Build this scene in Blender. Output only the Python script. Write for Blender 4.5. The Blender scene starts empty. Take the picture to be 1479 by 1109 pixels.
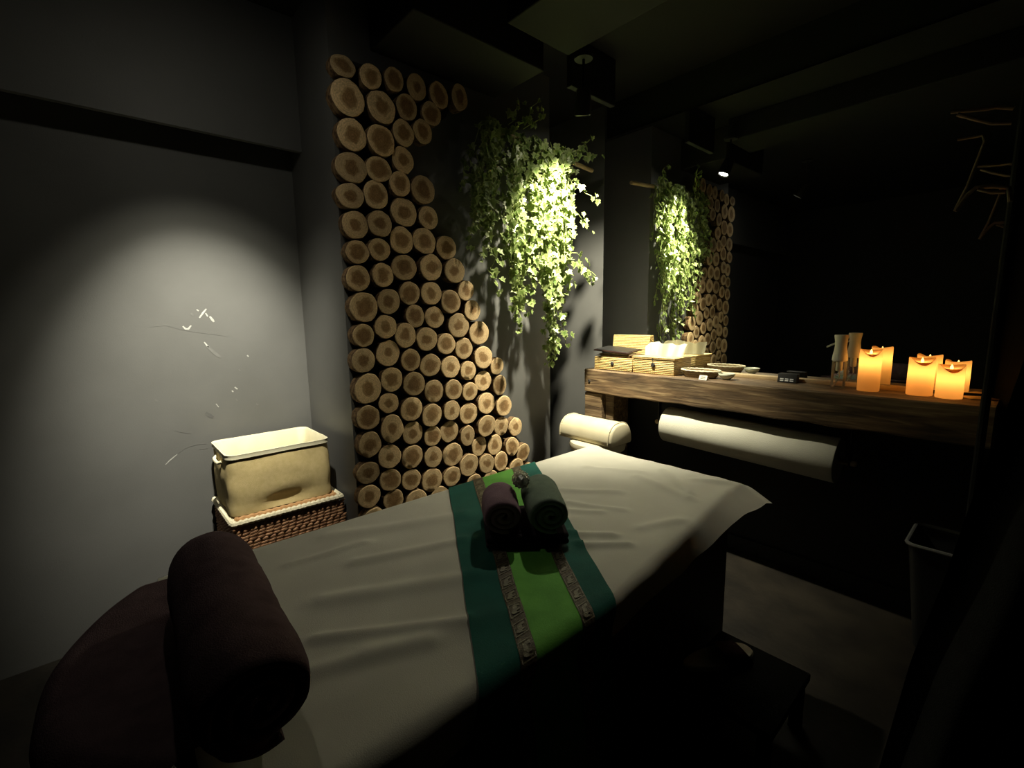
import bpy, bmesh, math, random
from mathutils import Vector, Matrix, noise
# ---------------------------------------------------------------- camera, world, exposure
S = bpy.context.scene
COL = S.collection
CAMZ = 1.29
def rot_axes(yaw, pit, rol):
    cy, sy = math.cos(yaw), math.sin(yaw)
    f = Vector((sy, cy, 0)); r = Vector((cy, -sy, 0)); u = Vector((0, 0, 1))
    f2 = f*math.cos(pit) - u*math.sin(pit); u2 = u*math.cos(pit) + f*math.sin(pit)
    return r*math.cos(rol) + u2*math.sin(rol), u2*math.cos(rol) - r*math.sin(rol), f2
AX, AY, AF = rot_axes(-0.8417, 0.1452, -0.01465)
cam_d = bpy.data.cameras.new('camera'); cam = bpy.data.objects.new('camera', cam_d); COL.objects.link(cam)
cam_d.sensor_width = 36; cam_d.lens = 675/1479*36; cam_d.clip_start = .02
M4 = Matrix((AX, AY, -AF)).transposed().to_4x4(); M4.translation = (0, 0, CAMZ); cam.matrix_world = M4
S.camera = cam
S.view_settings.view_transform = 'Standard'; S.view_settings.look = 'None'
S.view_settings.gamma = 1; S.view_settings.use_curve_mapping = False
S.view_settings.exposure = 0.0
W = bpy.data.worlds.new('world'); S.world = W; W.use_nodes = True
W.node_tree.nodes['Background'].inputs[0].default_value = (.9, 1, .8, 1)
W.node_tree.nodes['Background'].inputs[1].default_value = 0.0
LAMP_A = Vector((-1.485, 1.785, .888+CAMZ)); AIM_A = Vector((-1.74, 2.06, .0+CAMZ))     # spot over the ivy
LAMP_B = Vector((-1.50, .33, .97+CAMZ)); AIM_B = Vector((-2.40, .40, -.37+CAMZ))      # spot on the left wall
WARM = (1.0, .93, .70)
def spot(name, loc, aim, watt, deg, blend, color=WARM, radius=.02):
    d = bpy.data.lights.new(name, 'SPOT'); o = bpy.data.objects.new(name, d); COL.objects.link(o)
    d.energy = watt; d.spot_size = math.radians(deg); d.spot_blend = blend; d.color = color; d.shadow_soft_size = radius
    o.location = loc; o.rotation_euler = (aim-loc).to_track_quat('-Z', 'Y').to_euler()
    return o
spot('ivy_beam', LAMP_A, AIM_A, 340, 100, 1.0)
spot('ivy_spill', LAMP_A, Vector((-1.22, 1.48, 0)), 31, 104, 1.0)
spot('wall_beam', LAMP_B, AIM_B, 280, 48, 1.0, (1, .95, .78))
spot('wall_halo', LAMP_B, AIM_B, 60, 60, 1.0, (1, .95, .74))
spot('wall_spill', LAMP_B, Vector((-1.50, .80, 0)), 1.7, 110, .8, (1, .95, .80))
# ---------------------------------------------------------------- materials
def nt(name):
    m = bpy.data.materials.new(name); m.use_nodes = True
    t = m.node_tree; b = t.nodes['Principled BSDF']
    return m, t, b
def lk(t, a, b): t.links.new(a, b)
def nd(t, kind, **kw):
    n = t.nodes.new(kind)
    for k, v in kw.items():
        if k in n.inputs.keys(): n.inputs[k].default_value = v
        else: setattr(n, k, v)
    return n
def mapping(t, scale=(1, 1, 1), coord='Object'):
    tc = nd(t, 'ShaderNodeTexCoord'); mp = nd(t, 'ShaderNodeMapping'); mp.inputs['Scale'].default_value = scale
    lk(t, tc.outputs[coord], mp.inputs['Vector']); return mp
def ramp(t, stops):
    r = nd(t, 'ShaderNodeValToRGB'); e = r.color_ramp.elements
    while len(e) < len(stops): e.new(.5)
    for i, (p, c) in enumerate(stops): e[i].position = p; e[i].color = (*c, 1)
    return r
def basic(name, c1, c2=None, scale=8, rough=.8, bump=.0, bscale=60, detail=4, stretch=(1, 1, 1), metal=0, spec=.3, lo=.35, hi=.65):
    m, t, b = nt(name); c2 = c2 or c1
    mp = mapping(t, stretch)
    n = nd(t, 'ShaderNodeTexNoise', Scale=scale, Detail=detail); lk(t, mp.outputs[0], n.inputs['Vector'])
    r = ramp(t, [(lo, c1), (hi, c2)]); lk(t, n.outputs[0], r.inputs[0]); lk(t, r.outputs[0], b.inputs['Base Color'])
    b.inputs['Roughness'].default_value = rough; b.inputs['Metallic'].default_value = metal
    b.inputs['Specular IOR Level'].default_value = spec
    if bump:
        n2 = nd(t, 'ShaderNodeTexNoise', Scale=bscale, Detail=3); lk(t, mp.outputs[0], n2.inputs['Vector'])
        bp = nd(t, 'ShaderNodeBump', Strength=bump, Distance=.004); lk(t, n2.outputs[0], bp.inputs['Height']); lk(t, bp.outputs[0], b.inputs['Normal'])
    return m
MAT = {}
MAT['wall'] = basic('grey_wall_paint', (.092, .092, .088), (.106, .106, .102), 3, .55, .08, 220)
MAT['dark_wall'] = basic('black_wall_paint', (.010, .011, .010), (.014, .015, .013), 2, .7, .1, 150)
MAT['ceiling'] = basic('dark_ceiling_paint', (.007, .0075, .006), (.010, .0105, .009), 2, .8, .1, 80)
MAT['floor'] = basic('brown_stone_floor', (.008, .0065, .0045), (.021, .017, .0115), 5, .6, .3, 40)
MAT['scuff'] = basic('plaster_scuff', (.30, .30, .28), (.40, .40, .38), 20, .9)
MAT['scuff_faint'] = basic('faint_scuff', (.112, .112, .107), (.128, .128, .123), 40, .8)
MAT['smudge'] = basic('dark_smudge', (.076, .076, .076), (.086, .086, .083), 40, .8)
MAT['black'] = basic('black_metal', (.012, .012, .012), None, 5, .45)
MAT['sheet'] = basic('ecru_sheet', (.50, .485, .415), (.54, .525, .45), 6, .9, .15, 500)
MAT['mattress'] = basic('brown_vinyl', (.030, .018, .012), (.045, .027, .018), 6, .5, .1, 200)
MAT['teal'] = basic('teal_satin', (.003, .075, .058), (.005, .098, .074), 14, .85, .12, 300)
MAT['green'] = basic('lime_satin', (.10, .33, .045), (.13, .40, .058), 14, .8, .12, 300)
MAT['brocade'] = basic('brown_brocade', (.045, .034, .018), (.11, .085, .045), 160, .6, .3, 400)
MAT['motif'] = basic('gold_thread', (.13, .115, .07), (.19, .17, .105), 200, .5, .3, 400)
MAT['plum'] = basic('plum_towel', (.095, .055, .068), (.120, .070, .085), 40, .98, .5, 420, spec=.05)
MAT['plum_dark'] = basic('dark_plum_fleece', (.090, .058, .062), (.118, .078, .083), 30, .98, .5, 380, spec=.05)
MAT['mauve'] = basic('mauve_towel', (.185, .120, .148), (.215, .142, .172), 40, .98, .5, 420, spec=.05)
MAT['sage'] = basic('sage_towel', (.16, .205, .160), (.19, .24, .188), 40, .98, .5, 420, spec=.05)
MAT['dark_towel'] = basic('charcoal_towel', (.020, .016, .018), (.030, .024, .027), 40, .98, .5, 420, spec=.05)
MAT['silver'] = basic('silver_foil', (.75, .75, .68), (.6, .6, .55), 30, .30, metal=.7)
MAT['leather'] = basic('cream_leatherette', (.50, .45, .31), (.54, .49, .35), 10, .5, .1, 250)
MAT['paper_roll'] = basic('white_paper_towel', (.49, .48, .40), (.53, .52, .44), 8, .9, .25, 260)
MAT['tissue'] = basic('white_tissue', (.52, .51, .40), (.56, .55, .44), 12, .95)
MAT['canvas'] = basic('beige_canvas', (.52, .41, .19), (.58, .46, .23), 60, .9, .4, 600)
MAT['lining'] = basic('cream_lining', (.56, .52, .37), (.62, .58, .42), 10, .8, .1, 200)
MAT['rope'] = basic('cream_rope', (.66, .60, .42), (.76, .70, .52), 60, .85, .4, 300)
MAT['wicker'] = basic('brown_seagrass', (.20, .090, .042), (.46, .25, .13), 45, .6, .3, 200)
MAT['seagrass_tan'] = basic('tan_seagrass', (.38, .20, .085), (.50, .29, .13), 60, .65, .3, 200)
MAT['wood_tip'] = basic('pale_wood', (.42, .30, .16), (.52, .39, .22), 12, .6, stretch=(1, 1, 6))
MAT['white_plastic'] = basic('white_plastic', (.72, .69, .60), None, 5, .35)
MAT['ceramic'] = basic('celadon_ceramic', (.52, .54, .42), (.58, .60, .48), 15, .3)
MAT['grey_plastic'] = basic('grey_plastic', (.035, .036, .034), None, 5, .4)
MAT['rim_plastic'] = basic('light_grey_plastic', (.22, .225, .215), None, 5, .4)
MAT['mauve_glaze'] = basic('mauve_glaze', (.10, .07, .08), None, 5, .5)
MAT['paper'] = basic('white_paper', (.68, .66, .58), (.74, .72, .64), 20, .9)
MAT['ink'] = basic('black_ink', (.02, .02, .02), None, 5, .7)
MAT['curtain'] = basic('black_curtain', (.006, .0063, .0055), (.010, .0105, .009), 30, .95, .3, 300)
MAT['tablet'] = basic('dark_tablet', (.030, .016, .013), None, 5, .25)
MAT['kraft'] = basic('pale_kraft_card', (.55, .43, .20), (.60, .48, .25), 30, .8)
MAT['leaflet'] = basic('printed_leaflet', (.16, .09, .04), (.42, .33, .2), 35, .5)
MAT['hanger'] = basic('beech_hanger', (.12, .085, .055), (.16, .11, .075), 20, .5, stretch=(1, 1, 5))
MAT['slipper'] = basic('slipper_insole', (.85, .80, .66), None, 30, .9)
MAT['pebble'] = basic('potpourri', (.25, .20, .12), (.60, .55, .40), 90, .8)

def wood_beam():
    m, t, b = nt('weathered_wood')
    mp = mapping(t, (2.2, 26, 26)); n = nd(t, 'ShaderNodeTexNoise', Scale=1.6, Detail=8, Distortion=1.2); lk(t, mp.outputs[0], n.inputs['Vector'])
    mp2 = mapping(t, (3, 9, 9)); n2 = nd(t, 'ShaderNodeTexNoise', Scale=1.3, Detail=5); lk(t, mp2.outputs[0], n2.inputs['Vector'])
    r1 = ramp(t, [(.30, (.070, .042, .020)), (.5, (.17, .105, .05)), (.70, (.34, .24, .125))]); lk(t, n.outputs[0], r1.inputs[0])
    r2 = ramp(t, [(.35, (.45, .45, .45)), (.62, (1, 1, 1))]); lk(t, n2.outputs[0], r2.inputs[0])
    mx = nd(t, 'ShaderNodeMixRGB', blend_type='MULTIPLY'); mx.inputs[0].default_value = 1
    lk(t, r1.outputs[0], mx.inputs[1]); lk(t, r2.outputs[0], mx.inputs[2]); lk(t, mx.outputs[0], b.inputs['Base Color'])
    bp = nd(t, 'ShaderNodeBump', Strength=.5, Distance=.006); lk(t, n.outputs[0], bp.inputs['Height']); lk(t, bp.outputs[0], b.inputs['Normal'])
    b.inputs['Roughness'].default_value = .75
    return m
MAT['beam'] = wood_beam()
def log_face():
    # unit-radius object space: local y,z are across the cut, x is the axis
    m, t, b = nt('log_end_grain')
    tc = nd(t, 'ShaderNodeTexCoord'); oi = nd(t, 'ShaderNodeObjectInfo')
    sc = nd(t, 'ShaderNodeVectorMath', operation='MULTIPLY'); sc.inputs[1].default_value = (0, 1, 1); lk(t, tc.outputs['Object'], sc.inputs[0])
    off = nd(t, 'ShaderNodeVectorMath', operation='SCALE'); off.inputs[0].default_value = (37, 11, 53); lk(t, oi.outputs['Random'], off.inputs['Scale'])
    ad = nd(t, 'ShaderNodeVectorMath', operation='ADD'); lk(t, sc.outputs[0], ad.inputs[0]); lk(t, off.outputs[0], ad.inputs[1])
    nz = nd(t, 'ShaderNodeTexNoise', Scale=1.7, Detail=4); lk(t, ad.outputs[0], nz.inputs['Vector'])
    ln = nd(t, 'ShaderNodeVectorMath', operation='LENGTH'); lk(t, sc.outputs[0], ln.inputs[0])
    w = nd(t, 'ShaderNodeMath', operation='MULTIPLY_ADD'); w.inputs[1].default_value = .75; lk(t, nz.outputs[0], w.inputs[0]); lk(t, ln.outputs['Value'], w.inputs[2])
    r = ramp(t, [(.0, (.37, .225, .10)), (.70, (.28, .165, .07)), (.86, (.38, .24, .11)), (.96, (.62, .44, .235)), (1.0, (.68, .49, .265))])
    mr = nd(t, 'ShaderNodeMapRange'); mr.inputs['From Min'].default_value = 0; mr.inputs['From Max'].default_value = 1.0
    # heartwood size differs from log to log
    sz = nd(t, 'ShaderNodeMapRange'); sz.inputs['To Min'].default_value = .82; sz.inputs['To Max'].default_value = 1.22; lk(t, oi.outputs['Random'], sz.inputs['Value'])
    lk(t, sz.outputs[0], mr.inputs['From Max']); lk(t, w.outputs[0], mr.inputs['Value']); lk(t, mr.outputs[0], r.inputs[0])
    wv = nd(t, 'ShaderNodeMath', operation='SINE'); k = nd(t, 'ShaderNodeMath', operation='MULTIPLY'); k.inputs[1].default_value = 46; lk(t, w.outputs[0], k.inputs[0]); lk(t, k.outputs[0], wv.inputs[0])
    rr = nd(t, 'ShaderNodeMapRange'); rr.inputs['From Min'].default_value = -1; rr.inputs['To Min'].default_value = .84; rr.inputs['To Max'].default_value = 1.05; lk(t, wv.outputs[0], rr.inputs['Value'])
    # whole-log tone
    m2 = nd(t, 'ShaderNodeMath', operation='MULTIPLY'); m2.inputs[1].default_value = 7.31; lk(t, oi.outputs['Random'], m2.inputs[0])
    fr = nd(t, 'ShaderNodeMath', operation='FRACT'); lk(t, m2.outputs[0], fr.inputs[0])
    tn = nd(t, 'ShaderNodeMapRange'); tn.inputs['To Min'].default_value = .70; tn.inputs['To Max'].default_value = 1.15; lk(t, fr.outputs[0], tn.inputs['Value'])
    mm = nd(t, 'ShaderNodeMath', operation='MULTIPLY'); lk(t, rr.outputs[0], mm.inputs[0]); lk(t, tn.outputs[0], mm.inputs[1])
    vm = nd(t, 'ShaderNodeVectorMath', operation='SCALE'); lk(t, r.outputs[0], vm.inputs[0]); lk(t, mm.outputs[0], vm.inputs['Scale'])
    fn = nd(t, 'ShaderNodeTexNoise', Scale=9, Detail=6, Roughness=.7); lk(t, ad.outputs[0], fn.inputs['Vector'])
    fr2 = nd(t, 'ShaderNodeMapRange'); fr2.inputs['From Min'].default_value = .3; fr2.inputs['From Max'].default_value = .7; fr2.inputs['To Min'].default_value = .72; fr2.inputs['To Max'].default_value = 1.25; lk(t, fn.outputs[0], fr2.inputs['Value'])
    v3 = nd(t, 'ShaderNodeVectorMath', operation='SCALE'); lk(t, vm.outputs[0], v3.inputs[0]); lk(t, fr2.outputs[0], v3.inputs['Scale'])
    lk(t, v3.outputs[0], b.inputs['Base Color']); b.inputs['Roughness'].default_value = .8; b.inputs['Specular IOR Level'].default_value = .2
    bp = nd(t, 'ShaderNodeBump', Strength=.25, Distance=.01); lk(t, nz.outputs[0], bp.inputs['Height']); lk(t, bp.outputs[0], b.inputs['Normal'])
    return m
MAT['log_face'] = log_face()
MAT['bark'] = basic('log_bark', (.055, .030, .014), (.20, .125, .06), 3.5, .95, .8, 9)
def woven(name, c1, c2):
    m, t, b = nt(name)
    mp = mapping(t, (1, 1, 1)); w1 = nd(t, 'ShaderNodeTexWave', Scale=32, Distortion=1.2, bands_direction='Z'); w1.inputs['Detail Scale'].default_value = 3
    lk(t, mp.outputs[0], w1.inputs['Vector'])
    br = nd(t, 'ShaderNodeTexBrick', Scale=70, **{'Mortar Size': .05}); 
    sep = nd(t, 'ShaderNodeSeparateXYZ'); cmb = nd(t, 'ShaderNodeCombineXYZ'); lk(t, mp.outputs[0], sep.inputs[0])
    sm = nd(t, 'ShaderNodeMath', operation='ADD'); lk(t, sep.outputs[0], sm.inputs[0]); lk(t, sep.outputs[1], sm.inputs[1])
    lk(t, sm.outputs[0], cmb.inputs[0]); lk(t, sep.outputs[2], cmb.inputs[1]); lk(t, cmb.outputs[0], br.inputs['Vector'])
    br.inputs['Color1'].default_value = (*c1, 1); br.inputs['Color2'].default_value = (*c2, 1); br.inputs['Mortar'].default_value = (c1[0]*.35, c1[1]*.3, c1[2]*.25, 1)
    br.inputs['Brick Width'].default_value = .9; br.inputs['Row Height'].default_value = .34
    lk(t, br.outputs['Color'], b.inputs['Base Color']); b.inputs['Roughness'].default_value = .6
    bp = nd(t, 'ShaderNodeBump', Strength=.8, Distance=.003); lk(t, w1.outputs[0], bp.inputs['Height']); lk(t, bp.outputs[0], b.inputs['Normal'])
    return m
MAT['bamboo'] = woven('woven_bamboo', (.58, .40, .14), (.72, .53, .22))
MAT['bamboo_dark'] = woven('brown_woven_reed', (.28, .20, .10), (.40, .30, .16))
def leafmat():
    m, t, b = nt('ivy_leaf'); t.nodes.remove(b); out = [n for n in t.nodes if n.type == 'OUTPUT_MATERIAL'][0]
    at = nd(t, 'ShaderNodeVertexColor', layer_name='edge')
    ge = nd(t, 'ShaderNodeNewGeometry'); nz = nd(t, 'ShaderNodeTexNoise', Scale=26, Detail=2); lk(t, ge.outputs['Position'], nz.inputs['Vector'])
    r = ramp(t, [(.30, (.070, .140, .026)), (.50, (.145, .220, .050)), (.70, (.25, .31, .095))]); lk(t, nz.outputs[0], r.inputs[0])
    mx = nd(t, 'ShaderNodeMixRGB'); lk(t, r.outputs[0], mx.inputs[1]); mx.inputs[2].default_value = (.40, .44, .20, 1)
    pw = nd(t, 'ShaderNodeMath', operation='POWER'); pw.inputs[1].default_value = 2.6; lk(t, at.outputs[0], pw.inputs[0])
    ml = nd(t, 'ShaderNodeMath', operation='MULTIPLY'); ml.inputs[1].default_value = .62; lk(t, pw.outputs[0], ml.inputs[0]); lk(t, ml.outputs[0], mx.inputs[0])
    d = nd(t, 'ShaderNodeBsdfDiffuse'); tr = nd(t, 'ShaderNodeBsdfTranslucent'); g = nd(t, 'ShaderNodeBsdfGlossy', Roughness=.38)
    g.inputs[0].default_value = (.6, .6, .5, 1)
    lk(t, mx.outputs[0], d.inputs[0]); lk(t, mx.outputs[0], tr.inputs[0])
    m1 = nd(t, 'ShaderNodeMixShader'); m1.inputs[0].default_value = .32; lk(t, d.outputs[0], m1.inputs[1]); lk(t, tr.outputs[0], m1.inputs[2])
    m2 = nd(t, 'ShaderNodeMixShader'); m2.inputs[0].default_value = .07; lk(t, m1.outputs[0], m2.inputs[1]); lk(t, g.outputs[0], m2.inputs[2])
    lk(t, m2.outputs[0], out.inputs[0]); return m
MAT['leaf'] = leafmat()
MAT['vine'] = basic('ivy_stem', (.20, .26, .07), (.34, .40, .14), 20, .7)
def mirror():
    m, t, b = nt('mirror_glass'); b.inputs['Metallic'].default_value = 1; b.inputs['Roughness'].default_value = .0
    b.inputs['Base Color'].default_value = (.80, .82, .79, 1); return m
MAT['mirror'] = mirror()
def glass():
    m, t, b = nt('clear_plastic'); t.nodes.remove(b); out = [n for n in t.nodes if n.type == 'OUTPUT_MATERIAL'][0]
    tr = nd(t, 'ShaderNodeBsdfTransparent'); tr.inputs[0].default_value = (.95, .95, .95, 1)
    g = nd(t, 'ShaderNodeBsdfGlossy', Roughness=.06); fr = nd(t, 'ShaderNodeLayerWeight', Blend=.35)
    df = nd(t, 'ShaderNodeBsdfDiffuse'); df.inputs[0].default_value = (.8, .78, .7, 1); ms = nd(t, 'ShaderNodeMixShader'); ms.inputs[0].default_value = .35; lk(t, g.outputs[0], ms.inputs[1]); lk(t, df.outputs[0], ms.inputs[2])  # pale diffuse mixed in at grazing angles to imitate bright edge highlights
    mx = nd(t, 'ShaderNodeMixShader'); lk(t, fr.outputs['Fresnel'], mx.inputs[0]); lk(t, tr.outputs[0], mx.inputs[1]); lk(t, ms.outputs[0], mx.inputs[2])
    lk(t, mx.outputs[0], out.inputs[0]); return m
MAT['glass'] = glass()
def wax():
    m, t, b = nt('candle_wax'); t.nodes.remove(b); out = [n for n in t.nodes if n.type == 'OUTPUT_MATERIAL'][0]
    tr = nd(t, 'ShaderNodeBsdfTranslucent'); tr.inputs[0].default_value = (.95, .62, .26, 1)
    d = nd(t, 'ShaderNodeBsdfDiffuse'); d.inputs[0].default_value = (.62, .46, .24, 1)
    mx = nd(t, 'ShaderNodeMixShader'); mx.inputs[0].default_value = .42; lk(t, tr.outputs[0], mx.inputs[1]); lk(t, d.outputs[0], mx.inputs[2]); lk(t, mx.outputs[0], out.inputs[0]); return m
MAT['wax'] = wax()
def emit(name, c, s):
    m, t, b = nt(name); b.inputs['Base Color'].default_value = (*c, 1); b.inputs['Emission Color'].default_value = (*c, 1); b.inputs['Emission Strength'].default_value = s; return m
MAT['flame'] = emit('flame_bulb', (1, .55, .16), 4)
MAT['lamp_lens'] = emit('lamp_lens', (1, .95, .78), 120)
MAT['led_digit'] = emit('pale_display', (.75, .75, .68), .12)
SCUFFS = [([(0.3534, 1.3), (0.3678, 1.3204), (0.3821, 1.338)], 0.0035, 'scuff'), ([(0.3467, 1.3351), (0.3536, 1.3293)], 0.003, 'scuff'), ([(0.3779, 1.3203), (0.3842, 1.3055)], 0.003, 'scuff'), ([(0.3919, 1.3054), (0.4008, 1.2904), (0.4051, 1.2813)], 0.005, 'scuff'), ([(0.3256, 1.3207), (0.3319, 1.309)], 0.004, 'scuff_faint'), ([(0.2912, 1.2662), (0.2998, 1.2544), (0.3095, 1.2541), (0.3206, 1.2684)], 0.004, 'scuff'), ([(0.3613, 1.196), (0.3701, 1.1806), (0.3772, 1.1742)], 0.003, 'scuff'), ([(0.3698, 1.1776), (0.3907, 1.1523), (0.4049, 1.1361), (0.4172, 1.1261)], 0.007, 'scuff_faint'), ([(0.459, 0.988), (0.4691, 0.9773)], 0.003, 'scuff'), ([(0.4467, 0.9736), (0.4516, 0.9666)], 0.003, 'scuff'), ([(0.4598, 0.9338), (0.4644, 0.9236)], 0.003, 'scuff_faint'), ([(0.5216, 1.1283), (0.5267, 1.1216)], 0.003, 'scuff'), ([(0.4827, 1.068), (0.4874, 1.0581)], 0.003, 'scuff_faint'), ([(0.3801, 0.9223), (0.3892, 0.9054)], 0.002, 'scuff'), ([(0.1752, 0.6889), (0.1909, 0.7036), (0.2065, 0.7154), (0.2195, 0.7248)], 0.0022, 'scuff'), ([(0.2195, 0.7248), (0.2458, 0.7438), (0.2714, 0.7509), (0.3071, 0.7531), (0.3274, 0.7491)], 0.001, 'scuff_faint'), ([(0.2998, 0.7296), (0.3308, 0.7295)], 0.0015, 'scuff_faint'), ([(0.1799, 1.2663), (0.2349, 1.2705), (0.285, 1.252), (0.3401, 1.2385), (0.4028, 1.2273), (0.4547, 1.2161)], 0.0007, 'scuff_faint'), ([(0.1681, 0.9689), (0.1763, 0.9591)], 0.004, 'scuff_faint'), ([(0.2222, 0.8274), (0.2431, 0.8177), (0.2741, 0.8059)], 0.001, 'scuff_faint'), ([(0.3378, 0.888), (0.352, 0.8733), (0.3641, 0.8621)], 0.008, 'smudge'), ([(0.5395, 0.9004), (0.5477, 0.8927)], 0.003, 'scuff_faint')]
# ---------------------------------------------------------------- helpers
random.seed(7)
def link_mesh(name, bm, mats, parent=None, loc=(0, 0, 0), smooth=True, angle=None):
    """link a bmesh given in world coordinates as one object whose origin sits at loc"""
    loc = Vector(loc)
    bmesh.ops.recalc_face_normals(bm, faces=bm.faces[:])
    bmesh.ops.translate(bm, verts=bm.verts[:], vec=-loc)
    me = bpy.data.meshes.new(name); bm.to_mesh(me); bm.free()
    for m in (mats if isinstance(mats, (list, tuple)) else [mats]): me.materials.append(MAT[m])
    if smooth:
        for p in me.polygons: p.use_smooth = True
        if angle is not None: me.set_sharp_from_angle(angle=math.radians(angle))
    o = bpy.data.objects.new(name, me); COL.objects.link(o)
    if parent: o.parent = parent; o.location = loc - parent_world(parent)
    else: o.location = loc
    return o
def parent_world(p):
    v = Vector(p.location)
    while p.parent: p = p.parent; v += p.location
    return v
def tag(o, label, cat, group=None):
    o['label'] = label; o['category'] = cat
    if group: o['group'] = group
    return o
def thing(name, loc, label, cat, group=None):
    o = bpy.data.objects.new(name, None); COL.objects.link(o); o.location = loc; o.empty_display_size = .05
    return tag(o, label, cat, group)
def part(name, bm, mats, parent, smooth=True, angle=35, loc=None):
    return link_mesh(name, bm, mats, parent, parent_world(parent) if loc is None else loc, smooth, angle)
def struct(name, bm, mats, smooth=False, parent=None):
    o = link_mesh(name, bm, mats, parent, (0, 0, 0), smooth)
    if not parent: o['kind'] = 'structure'
    return o
def box(bm, lo, hi, bev=0, seg=2, mi=0):
    r = bmesh.ops.create_cube(bm, size=1); vs = r['verts']
    for v in vs: v.co = Vector([lo[i] + (v.co[i]+.5)*(hi[i]-lo[i]) for i in range(3)])
    fs = {f for v in vs for f in v.link_faces}
    for f in fs: f.material_index = mi
    if bev:
        es = {e for v in vs for e in v.link_edges}
        bmesh.ops.bevel(bm, geom=list(es), offset=bev, segments=seg, affect='EDGES', profile=.5)
    return bm
def BM(): return bmesh.new()
def Bx(lo, hi, bev=0, seg=2): return box(BM(), lo, hi, bev, seg)
def frame_of(axis):
    a = Vector(axis).normalized(); h = Vector((0, 0, 1)) if abs(a.z) < .9 else Vector((1, 0, 0))
    u = a.cross(h).normalized(); return a, u, a.cross(u).normalized()
def lathe(bm, prof, org, axis=(0, 0, 1), seg=24, mod=None, mi=0, cap0=True, cap1=True):
    """prof: list of (radius, height); mod(theta, i) -> (radius factor, height offset)"""
    a, u, v = frame_of(axis)
    if abs(a.z) > .99: u, v = Vector((1, 0, 0)), Vector((0, 1, 0))
    org = Vector(org); rings = []
    for i, (r, h) in enumerate(prof):
        ring = []
        for k in range(seg):
            th = 2*math.pi*k/seg; f, dh = mod(th, i) if mod else (1, 0)
            ring.append(bm.verts.new(org + a*(h+dh) + (u*math.cos(th) + v*math.sin(th))*r*f))
        rings.append(ring)
    for i in range(len(rings)-1):
        for k in range(seg):
            f = bm.faces.new((rings[i][k], rings[i][(k+1) % seg], rings[i+1][(k+1) % seg], rings[i+1][k])); f.material_index = mi
    if cap0: bm.faces.new(rings[0]).material_index = mi
    if cap1: bm.faces.new(rings[-1]).material_index = mi
    return bm
def tube(bm, pts, r, seg=8, mi=0, closed=False):
    pts = [Vector(p) for p in pts]; rings = []; n = len(pts)
    for i, p in enumerate(pts):
        d = (pts[(i+1) % n] - pts[i-1]) if closed else pts[min(i+1, n-1)] - pts[max(i-1, 0)]
        a, u, v = frame_of(d); rr = r[i] if isinstance(r, (list, tuple)) else r
        rings.append([bm.verts.new(p + (u*math.cos(2*math.pi*k/seg) + v*math.sin(2*math.pi*k/seg))*rr) for k in range(seg)])
    for i in range(n if closed else n-1):
        A, B = rings[i], rings[(i+1) % n]
        for k in range(seg): bm.faces.new((A[k], A[(k+1) % seg], B[(k+1) % seg], B[k])).material_index = mi
    if not closed:
        bm.faces.new(rings[0]).material_index = mi; bm.faces.new(rings[-1]).material_index = mi
    return bm
def grid(bm, nu, nv, fn, mi=0):
    g = [[bm.verts.new(fn(i/(nu-1), j/(nv-1))) for j in range(nv)] for i in range(nu)]
    for i in range(nu-1):
        for j in range(nv-1): bm.faces.new((g[i][j], g[i+1][j], g[i+1][j+1], g[i][j+1])).material_index = mi
    return g
def jitter(bm, amp, freq, seed=0):
    for v in bm.verts:
        n = noise.noise_vector(v.co*freq + Vector((seed*7.3, seed*3.1, seed*5.7))); v.co += n*amp
def ss(a, b, x):
    t = max(0, min(1, (x-a)/(b-a))); return t*t*(3-2*t)

# ---------------------------------------------------------------- room shell
PX = -1.89          # face of the log pillar
MY = 2.50           # mirror plane
struct('floor', Bx((-2.5, -2.1, -.1), (1.3, 2.62, 0)), 'floor')
struct('ceiling', Bx((-2.5, -2.1, 2.56), (1.3, 2.62, 2.66)), 'ceiling')
wall_left = struct('wall_left', Bx((-2.5, -2.1, 0), (-2.4, 2.62, 2.56)), 'wall')
struct('wall_pillar', Bx((-2.4, .782, 0), (PX, 1.99, 2.56)), 'wall')
struct('wall_back', Bx((-2.4, MY, 0), (-1.902, 2.62, 2.56)), 'wall')
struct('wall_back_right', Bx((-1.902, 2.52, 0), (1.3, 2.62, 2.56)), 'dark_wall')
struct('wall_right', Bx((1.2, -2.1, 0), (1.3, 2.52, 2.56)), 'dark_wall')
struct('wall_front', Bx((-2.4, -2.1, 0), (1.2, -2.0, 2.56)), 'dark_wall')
# lowered pelmet panel standing off the left wall; the pocket behind it is added, open below, to deepen the shade
bm = BM(); pr = [(-2.275, 2.02), (-2.25, 2.02), (-2.25, 2.56), (-2.275, 2.56)]
A = [bm.verts.new((x, -2.0, z)) for x, z in pr]; B = [bm.verts.new((x, .782, z)) for x, z in pr]
for i in range(4): bm.faces.new((A[i], A[(i+1) % 4], B[(i+1) % 4], B[i]))
bm.faces.new(A); bm.faces.new(B); struct('trim_1', bm, 'wall')
struct('trim_2', Bx((PX, .95, 2.345), (-1.55, 1.60, 2.56), .006), 'ceiling')
struct('trim_3', Bx((-1.50, 1.34, 2.42), (1.2, 1.70, 2.56), .006), 'ceiling')
struct('trim_4', Bx((-1.58, 1.78, 2.34), (-1.55, 2.12, 2.56), .004), 'dark_wall')
# dark lower panel under the mirror shelf
struct('baseboard_back', Bx((-1.90, 2.505, 0), (1.2, 2.52, .08), .003), 'dark_wall')
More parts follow.
